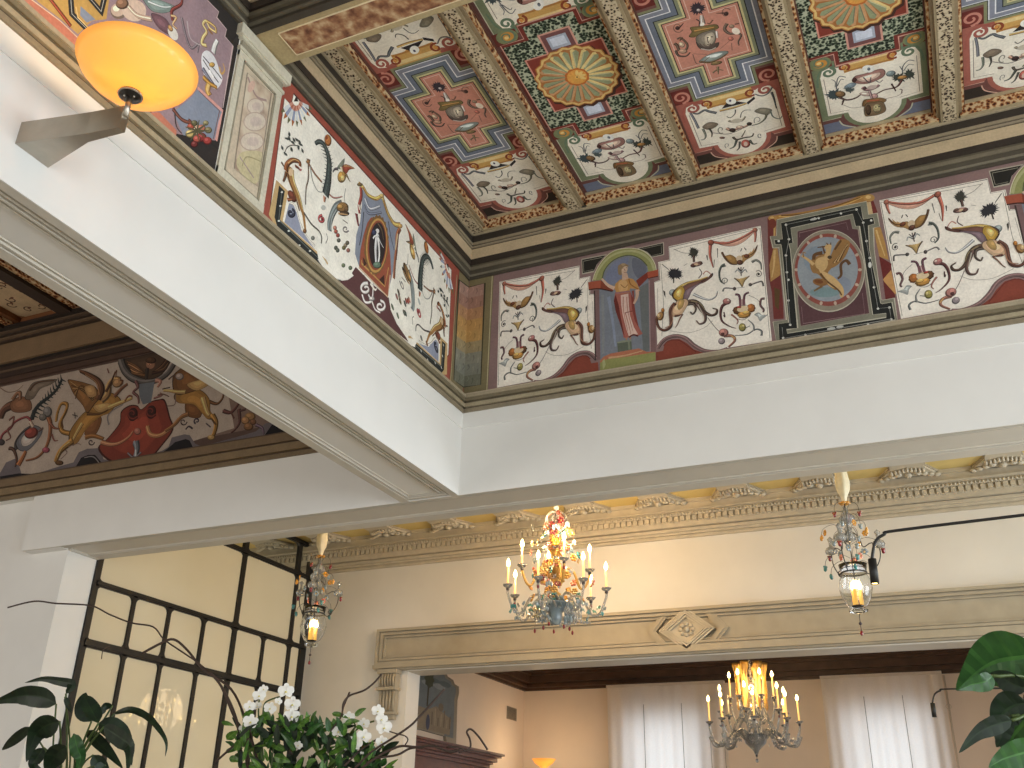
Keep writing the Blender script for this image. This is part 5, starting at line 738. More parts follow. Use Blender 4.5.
# ---------------- coffered ceiling: cross beam, ribs, painted panels
t = thing('ceiling_beam', 'massive cross beam with brown marbled underside above the pilaster', 'beam', (XL, 3.02, 3.81))
b = MB(); b.box(XL + .005, XR, 2.9, 3.146, 3.812, CZ, 'wood', rgb(176, 160, 122)); b.build('timber', t)
b = MB(); b.box(XL + .15, XR - .05, 2.945, 3.103, 3.808, 3.813, 'vein'); b.build('marbled_inset', t)
b = MB()
for y in (2.942, 3.106): b.box(XL + .147, XR - .047, y - .003, y + .003, 3.8065, 3.813, 'wood', rgb(226, 214, 180))
b.box(XL + .144, XL + .150, 2.942, 3.106, 3.8065, 3.813, 'wood', rgb(226, 214, 180)); b.build('fillet', t)
RIBX = [-2.0 + .8335 * k for k in range(-1, 9)]
RIBX[0] = XL + .085; RIBX[-1] = XR - .085
def rib_mb(x, y0, y1, w=.105):
    h = w / 2; r = MB(); r.box(x - h, x + h, y0, y1, 4.181, CZ, 'wood', rgb(164, 148, 118)); r.box(x - h + .014, x + h - .014, y0, y1, 4.1785, 4.182, 'rib')
    for s in (-1, 1): r.box(x + s * (h + .010) - .010, x + s * (h + .010) + .010, y0, y1, 4.196, CZ, 'wood', rgb(150, 132, 104)); r.box(x + s * (h + .028) - .008, x + s * (h + .028) + .008, y0, y1, 4.212, CZ, 'scroll'); r.box(x + s * (h + .040) - .004, x + s * (h + .040) + .004, y0, y1, 4.246, CZ, 'wood', rgb(96, 62, 52))
    return r
nm = ['against the side wall', 'first rib out from the side wall', 'second rib out from the side wall', 'third rib out from the side wall', 'fourth rib out from the side wall', 'fifth rib out from the side wall'] + ['%s rib out from the side wall' % w for w in ('sixth', 'seventh', 'eighth', 'ninth')]
for i, x in enumerate(RIBX):
    o = rib_mb(x, 3.15, YB - .047, .105).build('ceiling_rib', None, (x, 4.3, 4.18))
    tag(o, 'cream ceiling rib with dark stencilled rosettes, ' + nm[i], 'rib', 'stencilled ribs between the ceiling panels')
for i, x in enumerate(RIBX[:5]):
    o = rib_mb(x, .7, 2.82, .105).build('ceiling_rib', None, (x, 1.7, 4.18)); tag(o, 'stencilled ceiling rib on the near side of the marbled beam', 'rib', 'ribs of the near ceiling bay')
# gilt end strips of each coffer + painted panel
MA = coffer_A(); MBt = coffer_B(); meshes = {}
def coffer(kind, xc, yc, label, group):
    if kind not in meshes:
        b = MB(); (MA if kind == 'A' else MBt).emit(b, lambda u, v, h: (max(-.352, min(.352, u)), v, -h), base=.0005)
        p = b.build('painted_panel', None, (0, 0, 0)); me = p.data; bpy.data.objects.remove(p)
        b = MB()
        for s in (-1, 1): y = s * 1.13; b.box(-.355, .355, min(y, y + s * .018), max(y, y + s * .018), -.085, 0, 'scroll'); b.box(-.355, .355, min(y + s * .018, y + s * .04), max(y + s * .018, y + s * .04), -.092, 0, 'wood', rgb(178, 162, 130)); b.box(-.355, .355, min(y - s * .012, y), max(y - s * .012, y), -.02, 0, 'wood', rgb(180, 164, 132))
        p = b.build('end_moulding', None, (0, 0, 0)); me2 = p.data; bpy.data.objects.remove(p); meshes[kind] = (me, me2)
    t = thing('ceiling_panel', label, 'ceiling panel', (xc, yc, CZ), group)
    for n, me in zip(('painted_panel', 'end_moulding'), meshes[kind]): o = bpy.data.objects.new(n, me); COL.objects.link(o); o.parent = t
    return t
cols = ['beside the side wall', 'second column from the side wall', 'third column from the side wall', 'fourth column from the side wall', 'fifth column from the side wall', 'sixth column from the side wall', 'seventh column from the side wall', 'eighth column from the side wall', 'ninth column from the side wall']
for i in range(9):
    xc = (RIBX[i] + RIBX[i + 1]) / 2 + (.03 if i == 1 else 0) if 0 < i < 8 else RIBX[0] + .395 if i == 0 else RIBX[9] - .42
    k = 'B' if i % 2 else 'A'
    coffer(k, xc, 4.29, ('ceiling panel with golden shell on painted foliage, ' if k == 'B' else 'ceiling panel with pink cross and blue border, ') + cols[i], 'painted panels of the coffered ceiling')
    if i < 4: coffer('B' if k == 'A' else 'A', xc, 1.76, 'painted ceiling panel in the bay on the near side of the marbled beam', 'panels of the near ceiling bay')
# dark coffers of the adjoining room
for i in range(7):
    for j in range(2):
        x = -7.155 + (i - 3) * .83; y = 4.30 - j * 2.45
        if x > XL - .86: continue
        t = thing('dark_ceiling_coffer', 'dark wooden ceiling coffer with cream painted centre in the adjoining room', 'ceiling panel', (x, y, 4.2), 'dark coffers of the adjoining room')
        b = MB()
        for p, q, z0, m, c in ((.415, .345, 4.21, 'wood', rgb(52, 38, 30)), (.345, .285, 4.245, 'scroll', 0), (.285, .23, 4.28, 'wood', rgb(120, 74, 42))):
            c = c or (1, 1, 1); e = .785
            b.box(x - p, x + p, y - p - e, y - q - e, z0, 4.345, m, c); b.box(x - p, x + p, y + q + e, y + p + e, z0, 4.345, m, c); b.box(x - p, x - q, y - p - e, y + p + e, z0, 4.345, m, c); b.box(x + q, x + p, y - p - e, y + p + e, z0, 4.345, m, c)
        b.build('frame', t); a = Art(None).at(0, 0, 0); a.poly([(-.235, -1.03), (.235, -1.03), (.235, 1.03), (-.235, 1.03)], (150, 96, 54)); a.poly([(-.2, -1.0), (.2, -1.0), (.22, -.9), (.22, .96), (.17, 1.01), (-.17, 1.01), (-.22, .96), (-.22, -.9)], (196, 166, 128))
        random.seed(i * 7 + j)
        for s in range(44): u = random.uniform(-.17, .17); v = random.uniform(-.92, .94); a.spiral(u, v, .05, (74, 50, 42), .013, 1, random.uniform(0, 6), random.choice((-1, 1))); a.ell(u + .03, v - .02, .024, .013, (112, 70, 54), u * 9)
        b = MB(); a.emit(b, lambda u, v, h: (x + u, y + v, 4.33 - h)); b.build('painted_centre', t)
# ---------------- middle room: portal surround, stucco cornice
b = MB(); PX0, PX1 = -5.52, 1.09; yf = YC
def rect_ring(b, x0, x1, z0, z1, w, p0, p1, m='tan'):
    b.box(x0, x1, yf - p1, yf - p0, z1 - w, z1, m); b.box(x0, x1, yf - p1, yf - p0, z0, z0 + w, m); b.box(x0, x0 + w, yf - p1, yf - p0, z0 + w, z1 - w, m); b.box(x1 - w, x1, yf - p1, yf - p0, z0 + w, z1 - w, m)
b.box(PX0, PX1, yf - .03, yf, 1.66, 2.066, 'tan')
rect_ring(b, PX0, PX1, 1.70, 2.066, .028, .03, .10); rect_ring(b, PX0 + .028, PX1 - .028, 1.728, 2.038, .012, .03, .07); rect_ring(b, PX0 + .04, PX1 - .04, 1.74, 2.026, .022, .03, .085); rect_ring(b, PX0 + .062, PX1 - .062, 1.762, 2.004, .012, .03, .05); rect_ring(b, PX0 + .074, PX1 - .074, 1.774, 1.992, .014, .03, .06)
b.box(PX0 - .02, PX1 + .02, yf - .10, yf, 1.665, 1.70, 'tan'); b.box(PX0 - .01, PX1 + .01, yf - .07, yf, 1.648, 1.665, 'tan'); b.box(C0, C1, yf - .02, yf + .28, 1.636, 1.652, 'trim')
struct(b.build('trim_13'))
b = MB(); cx, cz = -2.216, 1.866
def dia(hw, hh, p0, p1, m='tan2'):
    b.prism([(-hw, 0), (0, hh), (hw, 0), (0, -hh)], yf - p1, yf - p0, lambda p, q, a: (cx + p, a, cz + q), m)
for s in (-1, 1):
    for o_, p1 in ((0, .062), (.03, .075), (.055, .066)): b.prism([(s * (.38 - o_), 0), (s * (.25 - o_), .15), (s * (.222 - o_), .15), (s * (.345 - o_), 0), (s * (.222 - o_), -.15), (s * (.25 - o_), -.15)], yf - p1, yf - .03, lambda p, q, a: (cx + p, a, cz + q), 'tan')
for hw, hh, p0, p1 in ((.262, .205, .03, .088), (.23, .178, .03, .10), (.2, .155, .03, .108), (.17, .13, .03, .10)):
    n = .018; b.prism([(-hw, 0), (0, hh), (hw, 0), (hw - n, 0), (0, hh - n), (-hw + n, 0)], yf - p1, yf - p0, lambda p, q, a: (cx + p, a, cz + q), 'tan2'); b.prism([(-hw, 0), (-hw + n, 0), (0, -hh + n), (hw - n, 0), (hw, 0), (0, -hh)], yf - p1, yf - p0, lambda p, q, a: (cx + p, a, cz + q), 'tan2')
dia(.262, .205, .03, .07)
for k in range(8): t = k * pi / 4; b.ball((cx + .055 * cos(t), yf - .075, cz + .05 * sin(t)), .024, .018, .02, 'tan2', 8)
b.ball((cx, yf - .08, cz), .026, .03, .026, 'tan2', 10); struct(b.build('trim_14'))
b = MB(); X0, X1 = -5.455, -5.25
b.box(X0 - .01, X1 + .01, yf - .12, yf, 1.61, 1.648, 'tan'); b.box(X0 + .005, X1 - .005, yf - .095, yf, 1.47, 1.61, 'tan'); b.box(X0 - .008, X1 + .008, yf - .125, yf, 1.445, 1.475, 'tan'); b.box(X0 + .01, X1 - .01, yf - .07, yf, 1.235, 1.445, 'tan'); b.box(X0 - .002, X1 + .002, yf - .1, yf, 1.21, 1.235, 'tan'); b.box(X0 + .02, X1 - .02, yf - .07, yf, 1.165, 1.21, 'tan')
for k in range(6): x = X0 + .022 + k * .032; b.tube([(x, yf - .097, 1.48), (x, yf - .115, 1.55), (x, yf - .105, 1.605)], .011, 8, 'tan')
for k in range(5): x = X0 + .028 + k * .038; b.tube([(x, yf - .072, 1.24), (x, yf - .078, 1.35), (x, yf - .076, 1.44)], .013, 8, 'tan')
struct(b.build('trim_21'))
b = MB()
for z0, z1, p in ((2.75, 2.772, .03), (2.772, 2.78, .022), (2.78, 2.80, .05), (2.80, 2.828, .085), (2.828, 2.835, .06), (2.835, 2.874, .12), (2.874, 2.93, .130), (2.93, 2.965, .16), (2.965, 2.98, .21), (2.98, 3.08, .185)): b.box(-12, 4.6, YC - p, YC, z0, z1, 'tan2')
struct(b.build('trim_15'))
b = MB()
for k in range(190): x = -9 + k * .0585
for k in range(-55, 150): x = -6.0 + k * .0585; b.box(x, x + .040, YC - .158, YC - .125, 2.882, 2.926, 'tan2')
struct(b.build('trim_16'))
b = MB()
for k in range(-60, 260): x = -6.0 + k * .032; b.ball((x, YC - .165, 2.947), .011, .015, .013, 'tan2', 6)
struct(b.build('trim_17'))
xa = onY(581.5, 500, 8.65).x; xb = onY(1001.7, 455, 8.65).x; pt = (xb - xa) / 5; random.seed(5)
for k in range(-8, 9):
    x = xa + k * pt; b = MB(); b.prism([(x - .12, 8.05), (x + .12, 8.05), (x + .14, 8.6), (x + .25, 8.83), (x - .25, 8.83), (x - .14, 8.6)], 3.045, 3.08, lambda p, q, a: (p, q, a), 'tan2')
    for s in (-1, 1): b.prism([(x + s * .12, 8.05), (x + s * .13, 8.05), (x + s * .152, 8.6), (x + s * .264, 8.83), (x + s * .25, 8.83), (x + s * .14, 8.6)], 3.062, 3.08, lambda p, q, a: (p, q, a), 'tan')
    for j in range(9): u = (j - 4) / 4; b.ball((x + u * .13, 8.60 + .05 * abs(u), 3.04), .016, .06, .022, 'tan2', 6)
    for s in (-1, 1):
        for j in range(4): b.ball((x + s * (.08 + .05 * j), 8.70 + .03 * j, 3.035), .035, .03, .02, 'tan2', 8)
    b.ball((x, 8.72, 3.03), .035, .04, .025, 'tan2', 10); struct(b.build('trim_18'))
slab('trim_19', [(-12, 4.6, 8.80, 8.83, 3.045, 3.08), (-12, 4.6, 7.9, 8.05, 3.04, 3.08)], 'tan2')
# ---------------- iron and glass partition
t = thing('glass_partition', 'black iron framed glass partition with rounded pane corners', 'partition', (XP, 7.4, FL)); ZT = 3.07
def ypx(x, y): return onX(x, y, XP).y
vb = sorted([5.95, ypx(129.5, 621), ypx(165, 632), ypx(200, 642), 7.78, ypx(260, 661), ypx(286, 667), 8.93]); HZ = [FL + .05, -.4, 1.452, 1.94, 2.695, ZT - .02]
def bar(y0, y1, z0, z1, w=.022, nm='bar'):
    b = MB(); b.box(XP - w, XP + w, y0, y1, z0, z1, 'iron')
    if nm == 'horizontal_bar': b.box(XP - w - .012, XP + w + .012, y0, y1, z0 + .012, z1 - .012, 'iron')
    return b.build(nm, t)
for i, y in enumerate(vb):
    full = i in (0, 4, 7); w = (.055 if i == 7 else .03) if full else .02
    if i == 6: w = .026
    bar(y - w, y + w, FL, ZT if (full or i == 6) else 1.94, .02, 'vertical_bar')
for k, z in enumerate(HZ): bar(5.95, 8.95, z - .024 - (.01 if k == 2 else 0), z + .024 + (.01 if k == 2 else 0), .02, 'horizontal_bar')
b = MB()
def fil(y, z, sy, sz, r=.055):
    n = 5; pr = [(0, 0)] + [(r - r * sin(pi / 2 * k / n), r - r * cos(pi / 2 * k / n)) for k in range(n + 1)]
    b.prism([(y + sy * p, z + sz * q) for p, q in pr], XP - .018, XP + .018, lambda p, q, a: (a, p, q), 'iron')
for k in range(len(HZ) - 1):
    ys = vb if k < 3 else [vb[0], vb[4], vb[6], vb[7]]
    for i in range(len(ys) - 1):
        y0, y1 = ys[i] + .02, ys[i + 1] - .02; z0, z1 = HZ[k] + .024, HZ[k + 1] - .024
        for y, sy in ((y0, 1), (y1, -1)):
            for z, sz in ((z0, 1), (z1, -1)): fil(y, z, sy, sz)
b.build('corner_fillets', t); b = MB(); b.add([(XP, 5.96, FL), (XP, 8.94, FL), (XP, 8.94, 2.695), (XP, 5.96, 2.695)], [(0, 1, 2, 3)], 'frost'); b.build('frosted_pane', t)
b = MB(); b.add([(XP, 5.96, 2.695), (XP, 8.94, 2.695), (XP, 8.94, ZT - .02), (XP, 5.96, ZT - .02)], [(0, 1, 2, 3)], 'pane'); b.build('clear_pane', t)
# ---------------- wall lamp
t = thing('wall_lamp', 'wall lamp with large glowing amber glass bowl on a folded steel bracket', 'lamp', (XL, 1.93, 2.3)); bx, by = -2.436, 1.94
b = MB(); pr = [(XL, 1.848), (XL, 2.0), (-2.60, 1.945), (bx, 1.955), (bx - .002, 1.925), (-2.575, 1.905)]; b.prism(pr, 2.30, 2.40, lambda p, q, a: (p, q, a), 'steel'); b.build('bracket', t)
b = MB(); b.tube([(bx, by, 2.36), (bx, by, 2.47)], .011, 10, 'steel'); b.lathe([(0, 2.448), (.026, 2.448), (.028, 2.452), (.038, 2.454), (.042, 2.462), (.04, 2.474), (0, 2.478)], (bx, by, 0), 28, 'steel_dark')
n = 24; b.tube([(bx + .041 * cos(2 * pi * k / n), by + .041 * sin(2 * pi * k / n), 2.458) for k in range(n + 1)], .004, 6, 'steel')
for k in range(3): a_ = k * 2.1; b.ball((bx + .02 * cos(a_), by + .02 * sin(a_), 2.449), .005, m='steel', n=6)
b.build('socket', t)
b = MB(); pr = [(.018, 2.462), (.05, 2.466), (.09, 2.478), (.13, 2.498), (.17, 2.532), (.2, 2.567), (.218, 2.602), (.214, 2.603), (.195, 2.57), (.165, 2.537), (.125, 2.504), (.08, 2.484), (.018, 2.468)]; b.lathe(pr, (bx, by, 0), 48, 'bowl'); b.build('bowl_shade', t)
# ---------------- chandeliers
def curl(c, r, n=14, turns=1.2, s=1, ax=0):
    out = []
    for k in range(n): f = k / (n - 1); a = f * turns * 2 * pi * s; rr = r * (1 - .75 * f); out.append((c[0] + rr * cos(a) * cos(ax), c[1] + rr * cos(a) * sin(ax), c[2] + rr * sin(a)))
    return out
protos = {}
def proto(key, fn):
    if key not in protos: b = MB(); fn(b); o = b.build('x', None, (0, 0, 0)); protos[key] = o.data; bpy.data.objects.remove(o)
    return protos[key]
def inst(name, key, fn, parent, loc, rz=0, rx=0, sc=1):
    o = bpy.data.objects.new(name, proto(key, fn)); COL.objects.link(o); o.parent = parent; o.location = Vector(loc) - ORG[parent.name]; o.rotation_euler = (rx, 0, rz); o.scale = (sc, sc, sc); ORG[o.name] = Vector(); return o
def flower(m, r=.032):
    def f(b):
        for k in range(6): a = k * pi / 3; b.ball((r * .6 * cos(a), r * .6 * sin(a), .004), r * .48, r * .4, r * .24, m, 6)
        b.ball((0, 0, .008), r * .3, m='g_honey', n=6)
    return f
def drop(m, r=.012):
    return lambda b: (b.lathe([(0, -.035), (r * .8, -.026), (r, -.012), (r * .5, 0), (0, .004)], (0, 0, 0), 8, m), b.tube([(0, 0, 0), (0, 0, .03)], .0012, 4, 'iron'))
def leafy(m):
    def f(b):
        for k in range(3): a = (k - 1) * .7; b.ball((.022 * sin(a), .0, .026 * cos(a)), .009, .004, .018, m, 6)
    return f
def chandelier(name, label, loc, tiers, body, stem_top, seed, flowers=0, group=None, candle_h=.15):
    random.seed(seed); X, Y, Z = loc; t = thing(name, label, 'chandelier', loc, group); L = lambda r, a, z: (X + r * cos(a), Y + r * sin(a), Z + z)
    b = MB(); b.lathe(body, (X, Y, Z), 20, 'g_blue' if flowers else 'g_gray', flute=.05, nf=10); b.build('bowl', t)
    b = MB(); b.tube([(X, Y, Z + .1), (X, Y, Z + stem_top)], .012, 8, 'g_gray')
    for z in (.3, .42, .52, .66, .78, .88): 
        if z < stem_top: b.lathe([(.012, z - .05), (.035, z - .02), (.045, z + .01), (.02, z + .035), (.012, z + .045)], (X, Y, Z), 12, 'g_honey' if flowers else 'clear', flute=.08, nf=6)
    b.build('stem', t)
    for ti, (n, R, cz, z0, off) in enumerate(tiers):
        for k in range(n):
            a = off + 2 * pi * k / n; b = MB(); pts = [L(.05, a, z0), L(R * .32, a, z0 + .09), L(R * .52, a, z0 + .07), L(R * .7, a, z0 - .06), L(R * .86, a, z0 - .05), L(R * .99, a, (z0 + cz) / 2 + .0), L(R, a, cz - .02)]
            b.tube(crv(pts, 4), .011 if flowers else .012, 6, 'g_honey' if flowers and ti else 'g_gray'); arm = b.build('arm', t)
            c = L(R, a, cz); inst('drip_cup', 'cup%d' % bool(flowers), lambda q: (q.lathe([(.006, -.02), (.03, -.006), (.042, .01), (.04, .012), (.02, 0), (.012, .02), (.006, .02)], (0, 0, 0), 12, 'g_gray', flute=.1, nf=6), q.ball((0, 0, -.025), .016, m='g_dark', n=8)), t, c)
            dead = (not flowers and ti == 1 and k == 2)
            o = inst('candle', 'cand%g' % candle_h + str(dead), lambda q: q.lathe([(0, .0), (.009, .0), (.0085, candle_h), (0, candle_h)], (0, 0, 0), 8, 'candle_off' if dead else 'candle'), t, (c[0], c[1], c[2] + .01))
            if not dead: inst('flame_bulb', 'flame', lambda q: q.lathe([(0, 0), (.012, .008), (.017, .024), (.013, .044), (.005, .062), (0, .072)], (0, 0, 0), 8, 'flame'), t, (c[0], c[1], c[2] + .01 + candle_h))
            inst('glass_drop', 'dr1', drop('g_dark' if not flowers else 'g_red'), t, L(R, a, cz - .05)) if k % 2 else None
            for j in range(9 if flowers else 8):
                f = .5 + .055 * j; p = L(R * f, a + random.uniform(-.12, .12), z0 - .05 + random.uniform(-.03, .04)); m = random.choice(('g_blue', 'g_gray', 'g_blue', 'g_teal') if flowers else ('g_gray', 'clear', 'g_gray'))
                inst('glass_leaf', 'lf' + m, leafy(m), arm, p, random.uniform(0, 6), random.uniform(-.6, .6), 1.1) if ti == 0 else None
    return t, L
t, L = chandelier('flower_chandelier', 'coloured glass flower chandelier with lit candles, hanging in the middle room', (-2.926, 7.45, 1.60), [(7, .415, .345, .2, .25), (4, .29, .53, .44, .6)],
    [(0, .06), (.035, .07), (.055, .11), (.05, .16), (.08, .195), (.128, .22), (.132, .235), (.11, .238), (.07, .21), (0, .19)], 1.03, 3, 1)
for k in range(96):
    z = random.uniform(.24, .94); r = random.uniform(.03, .06 + .27 * max(0, 1 - abs(z - .46) * 1.9)); a = random.uniform(0, 6.28); m = random.choice(['g_gold', 'g_gold', 'g_honey', 'g_pink', 'g_gold', 'g_red', 'g_pink', 'g_teal', 'g_honey'])
    inst('glass_flower', 'fl' + m, flower(m), t, L(r, a, z), a + pi / 2, pi / 2 + random.uniform(-.6, .6), random.uniform(.8, 1.3))
for k in range(44): a = k * 2.4; z = .07 + .15 * (k % 4) / 3; inst('glass_leaf', 'lf' + ('g_blue', 'g_gray', 'clear')[k % 3], leafy(('g_blue', 'g_gray', 'clear')[k % 3]), t, L(.11 + .03 * (k % 3), a, z), a, .5, 1.7)
for k in range(50): a = k * 2.4; z = .3 + .6 * (k / 50); m = ('g_honey', 'g_gray', 'g_blue')[k % 3]; inst('glass_leaf', 'lf' + m, leafy(m), t, L(.1 + .1 * sin(k), a, z), a + 1.57, .3, 1.4)
for k in range(7): a = k * .9 + .3; inst('glass_drop', 'dr2', drop('g_red', .011), t, L(.11 + .09 * (k % 2), a, .045))
for k in range(8):
    a = k * pi / 4; b = MB(); b.tube(crv([L(.015, a, .84), L(.075, a, .90), L(.085, a, .97), L(.04, a, 1.02), L(.015, a, 1.0)], 4), [.012] * 8 + [.009] * 8 + [.004], 6, ('g_gray', 'g_pink', 'petal')[k % 3]); b.build('crown_leaf', t)
b = MB(); b.ball(L(0, 0, 1.055), .022, .022, .028, 'petal', 10); b.tube([L(0, 0, 1.08), L(0, 0, 1.5)], .004, 5, 'iron'); b.build('finial', t)
t, L = chandelier('tiered_chandelier', 'large three tiered chandelier of yellow glowing candles and smoky glass in the far room', (-2.17, 11.6, .93), [(8, .49, .42, .24, .2), (6, .37, .52, .36, .5), (6, .24, .68, .5, .1)],
    [(0, .07), (.02, .09), (.03, .12), (.06, .15), (.11, .20), (.125, .27), (.13, .29), (.1, .295), (.06, .25), (0, .22)], 1.85, 5, 0, None, .22)
for k in range(6): a = k * pi / 3 + .3; b = MB(); b.lathe([(.012, 0), (.022, .03), (.018, .1), (.028, .2), (.02, .3), (.03, .42), (.045, .48), (.05, .52), (.03, .5), (.015, .44)], L(.15, a, .55), 12, 'g_honey', flute=.12, nf=6); b.build('glass_column', t)
for k in range(8): a = k * pi / 4 + .2; b = MB(); b.tube(crv([L(.12, a, .25), L(.22, a, .33), L(.34, a, .2), L(.44, a, .17), L(.49, a, .27)], 4), [.016] * 15 + [.022, .02], 6, 'g_gray'); b.build('scroll', t)
b = MB(); b.tube([L(0, 0, .09), L(0, 0, .0)], .003, 5, 'g_dark'); b.ball(L(0, 0, .07), .014, m='g_dark', n=8); b.ball(L(0, 0, .02), .018, .018, .022, 'g_gray', 8); b.build('pendant_drop', t)
# ---------------- two glass lanterns
def lantern(label, X, Y, Z, rot):
    t = thing('hanging_lantern', label, 'lantern', (X, Y, Z), 'glass lanterns hung either side of the flower chandelier'); L = lambda r, a, z: (X + r * cos(a + rot), Y + r * sin(a + rot), Z + z)
    b = MB(); b.lathe([(.03, .185), (.07, .21), (.10, .27), (.115, .33), (.105, .39), (.085, .435), (.10, .50), (.098, .50), (.083, .437), (.103, .39), (.112, .33), (.097, .27), (.067, .213), (.03, .19)], (X, Y, Z), 24, 'clear'); b.lathe([(.018, .15), (.055, .165), (.06, .18), (.03, .185)], (X, Y, Z), 16, 'clear', flute=.1, nf=6); b.build('glass_globe', t)
    b = MB(); n = 24; b.tube([L(.088, 2 * pi * k / n, .44) for k in range(n + 1)], .006, 8, 'iron'); b.tube([L(0, 0, .20), L(0, 0, .98)], .004, 6, 'iron'); b.lathe([(0, .2), (.04, .2), (.042, .21), (0, .212)], (X, Y, Z), 16, 'iron'); b.build('iron_frame', t)
    for k in range(3):
        a = k * 2 * pi / 3; b = MB(); b.tube([L(.086, a, .44)] + [L(.12, a, .43), L(.15, a, .455)] + curl(L(.135, a, .47), .022, 10, 1, 1, a + rot), .004, 6, 'iron'); b.tube(crv([L(.13, a, .44), L(.19, a, .53), L(.2, a, .62), L(.15, a, .66), L(.09, a, .63), L(.07, a, .7), L(.03, a, .74)], 4), .004, 6, 'iron'); sa = b.build('scroll_arm', t)
        b = MB(); b.lathe([(0, .62), (.035, .63), (.042, .65), (.03, .675), (.01, .68), (.012, .72), (.02, .74), (0, .76)], L(.2, a, 0), 12, 'g_gray', flute=.1, nf=6); b.build('glass_cup', sa)
        inst('candle', 'lc', lambda q: q.lathe([(0, 0), (.013, 0), (.013, .11), (0, .11)], (0, 0, 0), 10, 'candle'), t, L(.028, a, .21)); inst('flame_bulb', 'flame', None, t, L(.028, a, .32))
        for j, (m, dz, dr) in enumerate((('g_red', .6, .225), ('g_teal', .5, .20), ('g_gold', .70, .19), ('g_red', .86, .10), ('g_blue', .78, .09), ('g_teal', .44, .17), ('g_blue', .66, .11))):
            inst('glass_fruit', 'gf' + m, lambda q, m=m: (q.ball((0, 0, 0), .014, .014, .022, m, 8), q.ball((.01, 0, .014), .009, m=m, n=6), q.ball((-.009, .004, .015), .009, m=m, n=6)), t, L(dr, a + j * .5, dz), j, .2)
            wb = MB(); aw = a + j * .5; wb.tube(crv([L(.01, aw, dz + .05), L(dr * .5, aw, dz + .1), L(dr * .9, aw, dz + .07), L(dr, aw, dz + .02)], 4), .0018, 4, 'iron'); wb.build('wire', t)
        inst('glass_flower', 'flg_gold', flower('g_gold'), t, L(.17, a + .6, .76), a, pi / 2, .8); inst('glass_flower', 'flg_blue', flower('g_blue'), t, L(.1, a + .2, .60), a, pi / 2, .9); inst('glass_flower', 'flg_pink', flower('g_pink'), t, L(.08, a + 1.2, .55), a, pi / 2, .8)
    b = MB(); b.lathe([(.006, .66), (.04, .68), (.045, .70), (.02, .74), (.025, .77), (.012, .79), (.03, .81), (.055, .83), (.05, .86), (.02, .885), (.01, .93)], (X, Y, Z), 16, 'g_gray', flute=.06, nf=8); b.build('crystal_cups', t)
    b = MB()
    for k in range(6): a = k * pi / 3; b.ball(L(.025, a, .96), .022, .012, .012, 'g_gold', 6)
    b.build('gold_knot', t)
    b = MB(); b.lathe([(.012, .96), (.02, 1.0), (.045, 1.06), (.05, 1.12), (.04, 1.2), (.046, 1.35), (.04, 1.5)], (X, Y, Z), 18, 'sleeve', flute=.12, nf=5); b.build('silk_sleeve', t)
    b = MB(); b.tube([L(0, 0, .15), L(0, 0, .0)], .003, 5, 'g_dark'); b.ball(L(0, 0, .085), .012, m='g_dark', n=8); b.ball(L(0, 0, .02), .013, .013, .018, 'g_red', 8); b.build('pendant_drop', t); return t
pl = onY(309, 665, 7.2); lantern('hanging glass lantern in front of the black iron and glass partition', pl.x, 7.2, pl.z, .9)
pr_ = onY(862, 636, 7.2); lantern('hanging glass lantern beside the larger black arm spotlight', pr_.x, 7.2, pr_.z, .3)
# ---------------- arm spotlights on stands
def armlamp(label, Y, p_end, p_bend, p_head, p_tip, px, r, group='black arm spotlights'):
    e = onY(*p_end, Y); bd = onY(*p_bend, Y); h = onY(*p_head, Y); tp = onY(*p_tip, Y); t = thing('arm_spotlight', label, 'spotlight', (px, Y, FL), group)
    b = MB(); b.tube([(px, Y, FL)] + crv([(px, Y, e.z - .1), (px, Y, e.z), (px - .1, Y, e.z + .003)], 4) + crv([(e.x, Y, e.z), (bd.x, Y, bd.z), (h.x + (bd.x - h.x) * .55, Y, bd.z - (bd.z - h.z) * .1), (h.x + (bd.x - h.x) * .2, Y, bd.z - (bd.z - h.z) * .36), (h.x, Y, h.z)], 6), r, 8, 'iron'); b.lathe([(0, 0), (.12, 0), (.12, .015), (.02, .025), (0, .025)], (px, Y, FL), 20, 'iron'); b.build('arm', t)
    b = MB(); rr = r * 2.6; d = Vector((tp.x - h.x, 0, tp.z - h.z)); ln = d.length; b.lathe([(0, 0), (rr, 0), (rr, ln), (rr * .85, ln), (rr * .8, ln * .9), (0, ln * .9)], (h.x, Y, h.z), 16, 'iron', axis=d); b.build('head', t)
    b = MB(); b.lathe([(0, ln * .93), (rr * .8, ln * .93), (rr * .8, ln * .96), (0, ln * .96)], (h.x, Y, h.z), 16, 'flame', axis=d); b.build('lens', t)
armlamp('black arm spotlight curving down in front of the glass lantern', 4.0, (1024, 515), (897, 530.5), (872, 559), (875, 584), .95, .0062)
armlamp('small black arm spotlight in front of the far curtain, under the big leaf', 8.0, (1024, 688), (948, 689), (932.5, 703), (934.5, 717), 1.6, .0062)
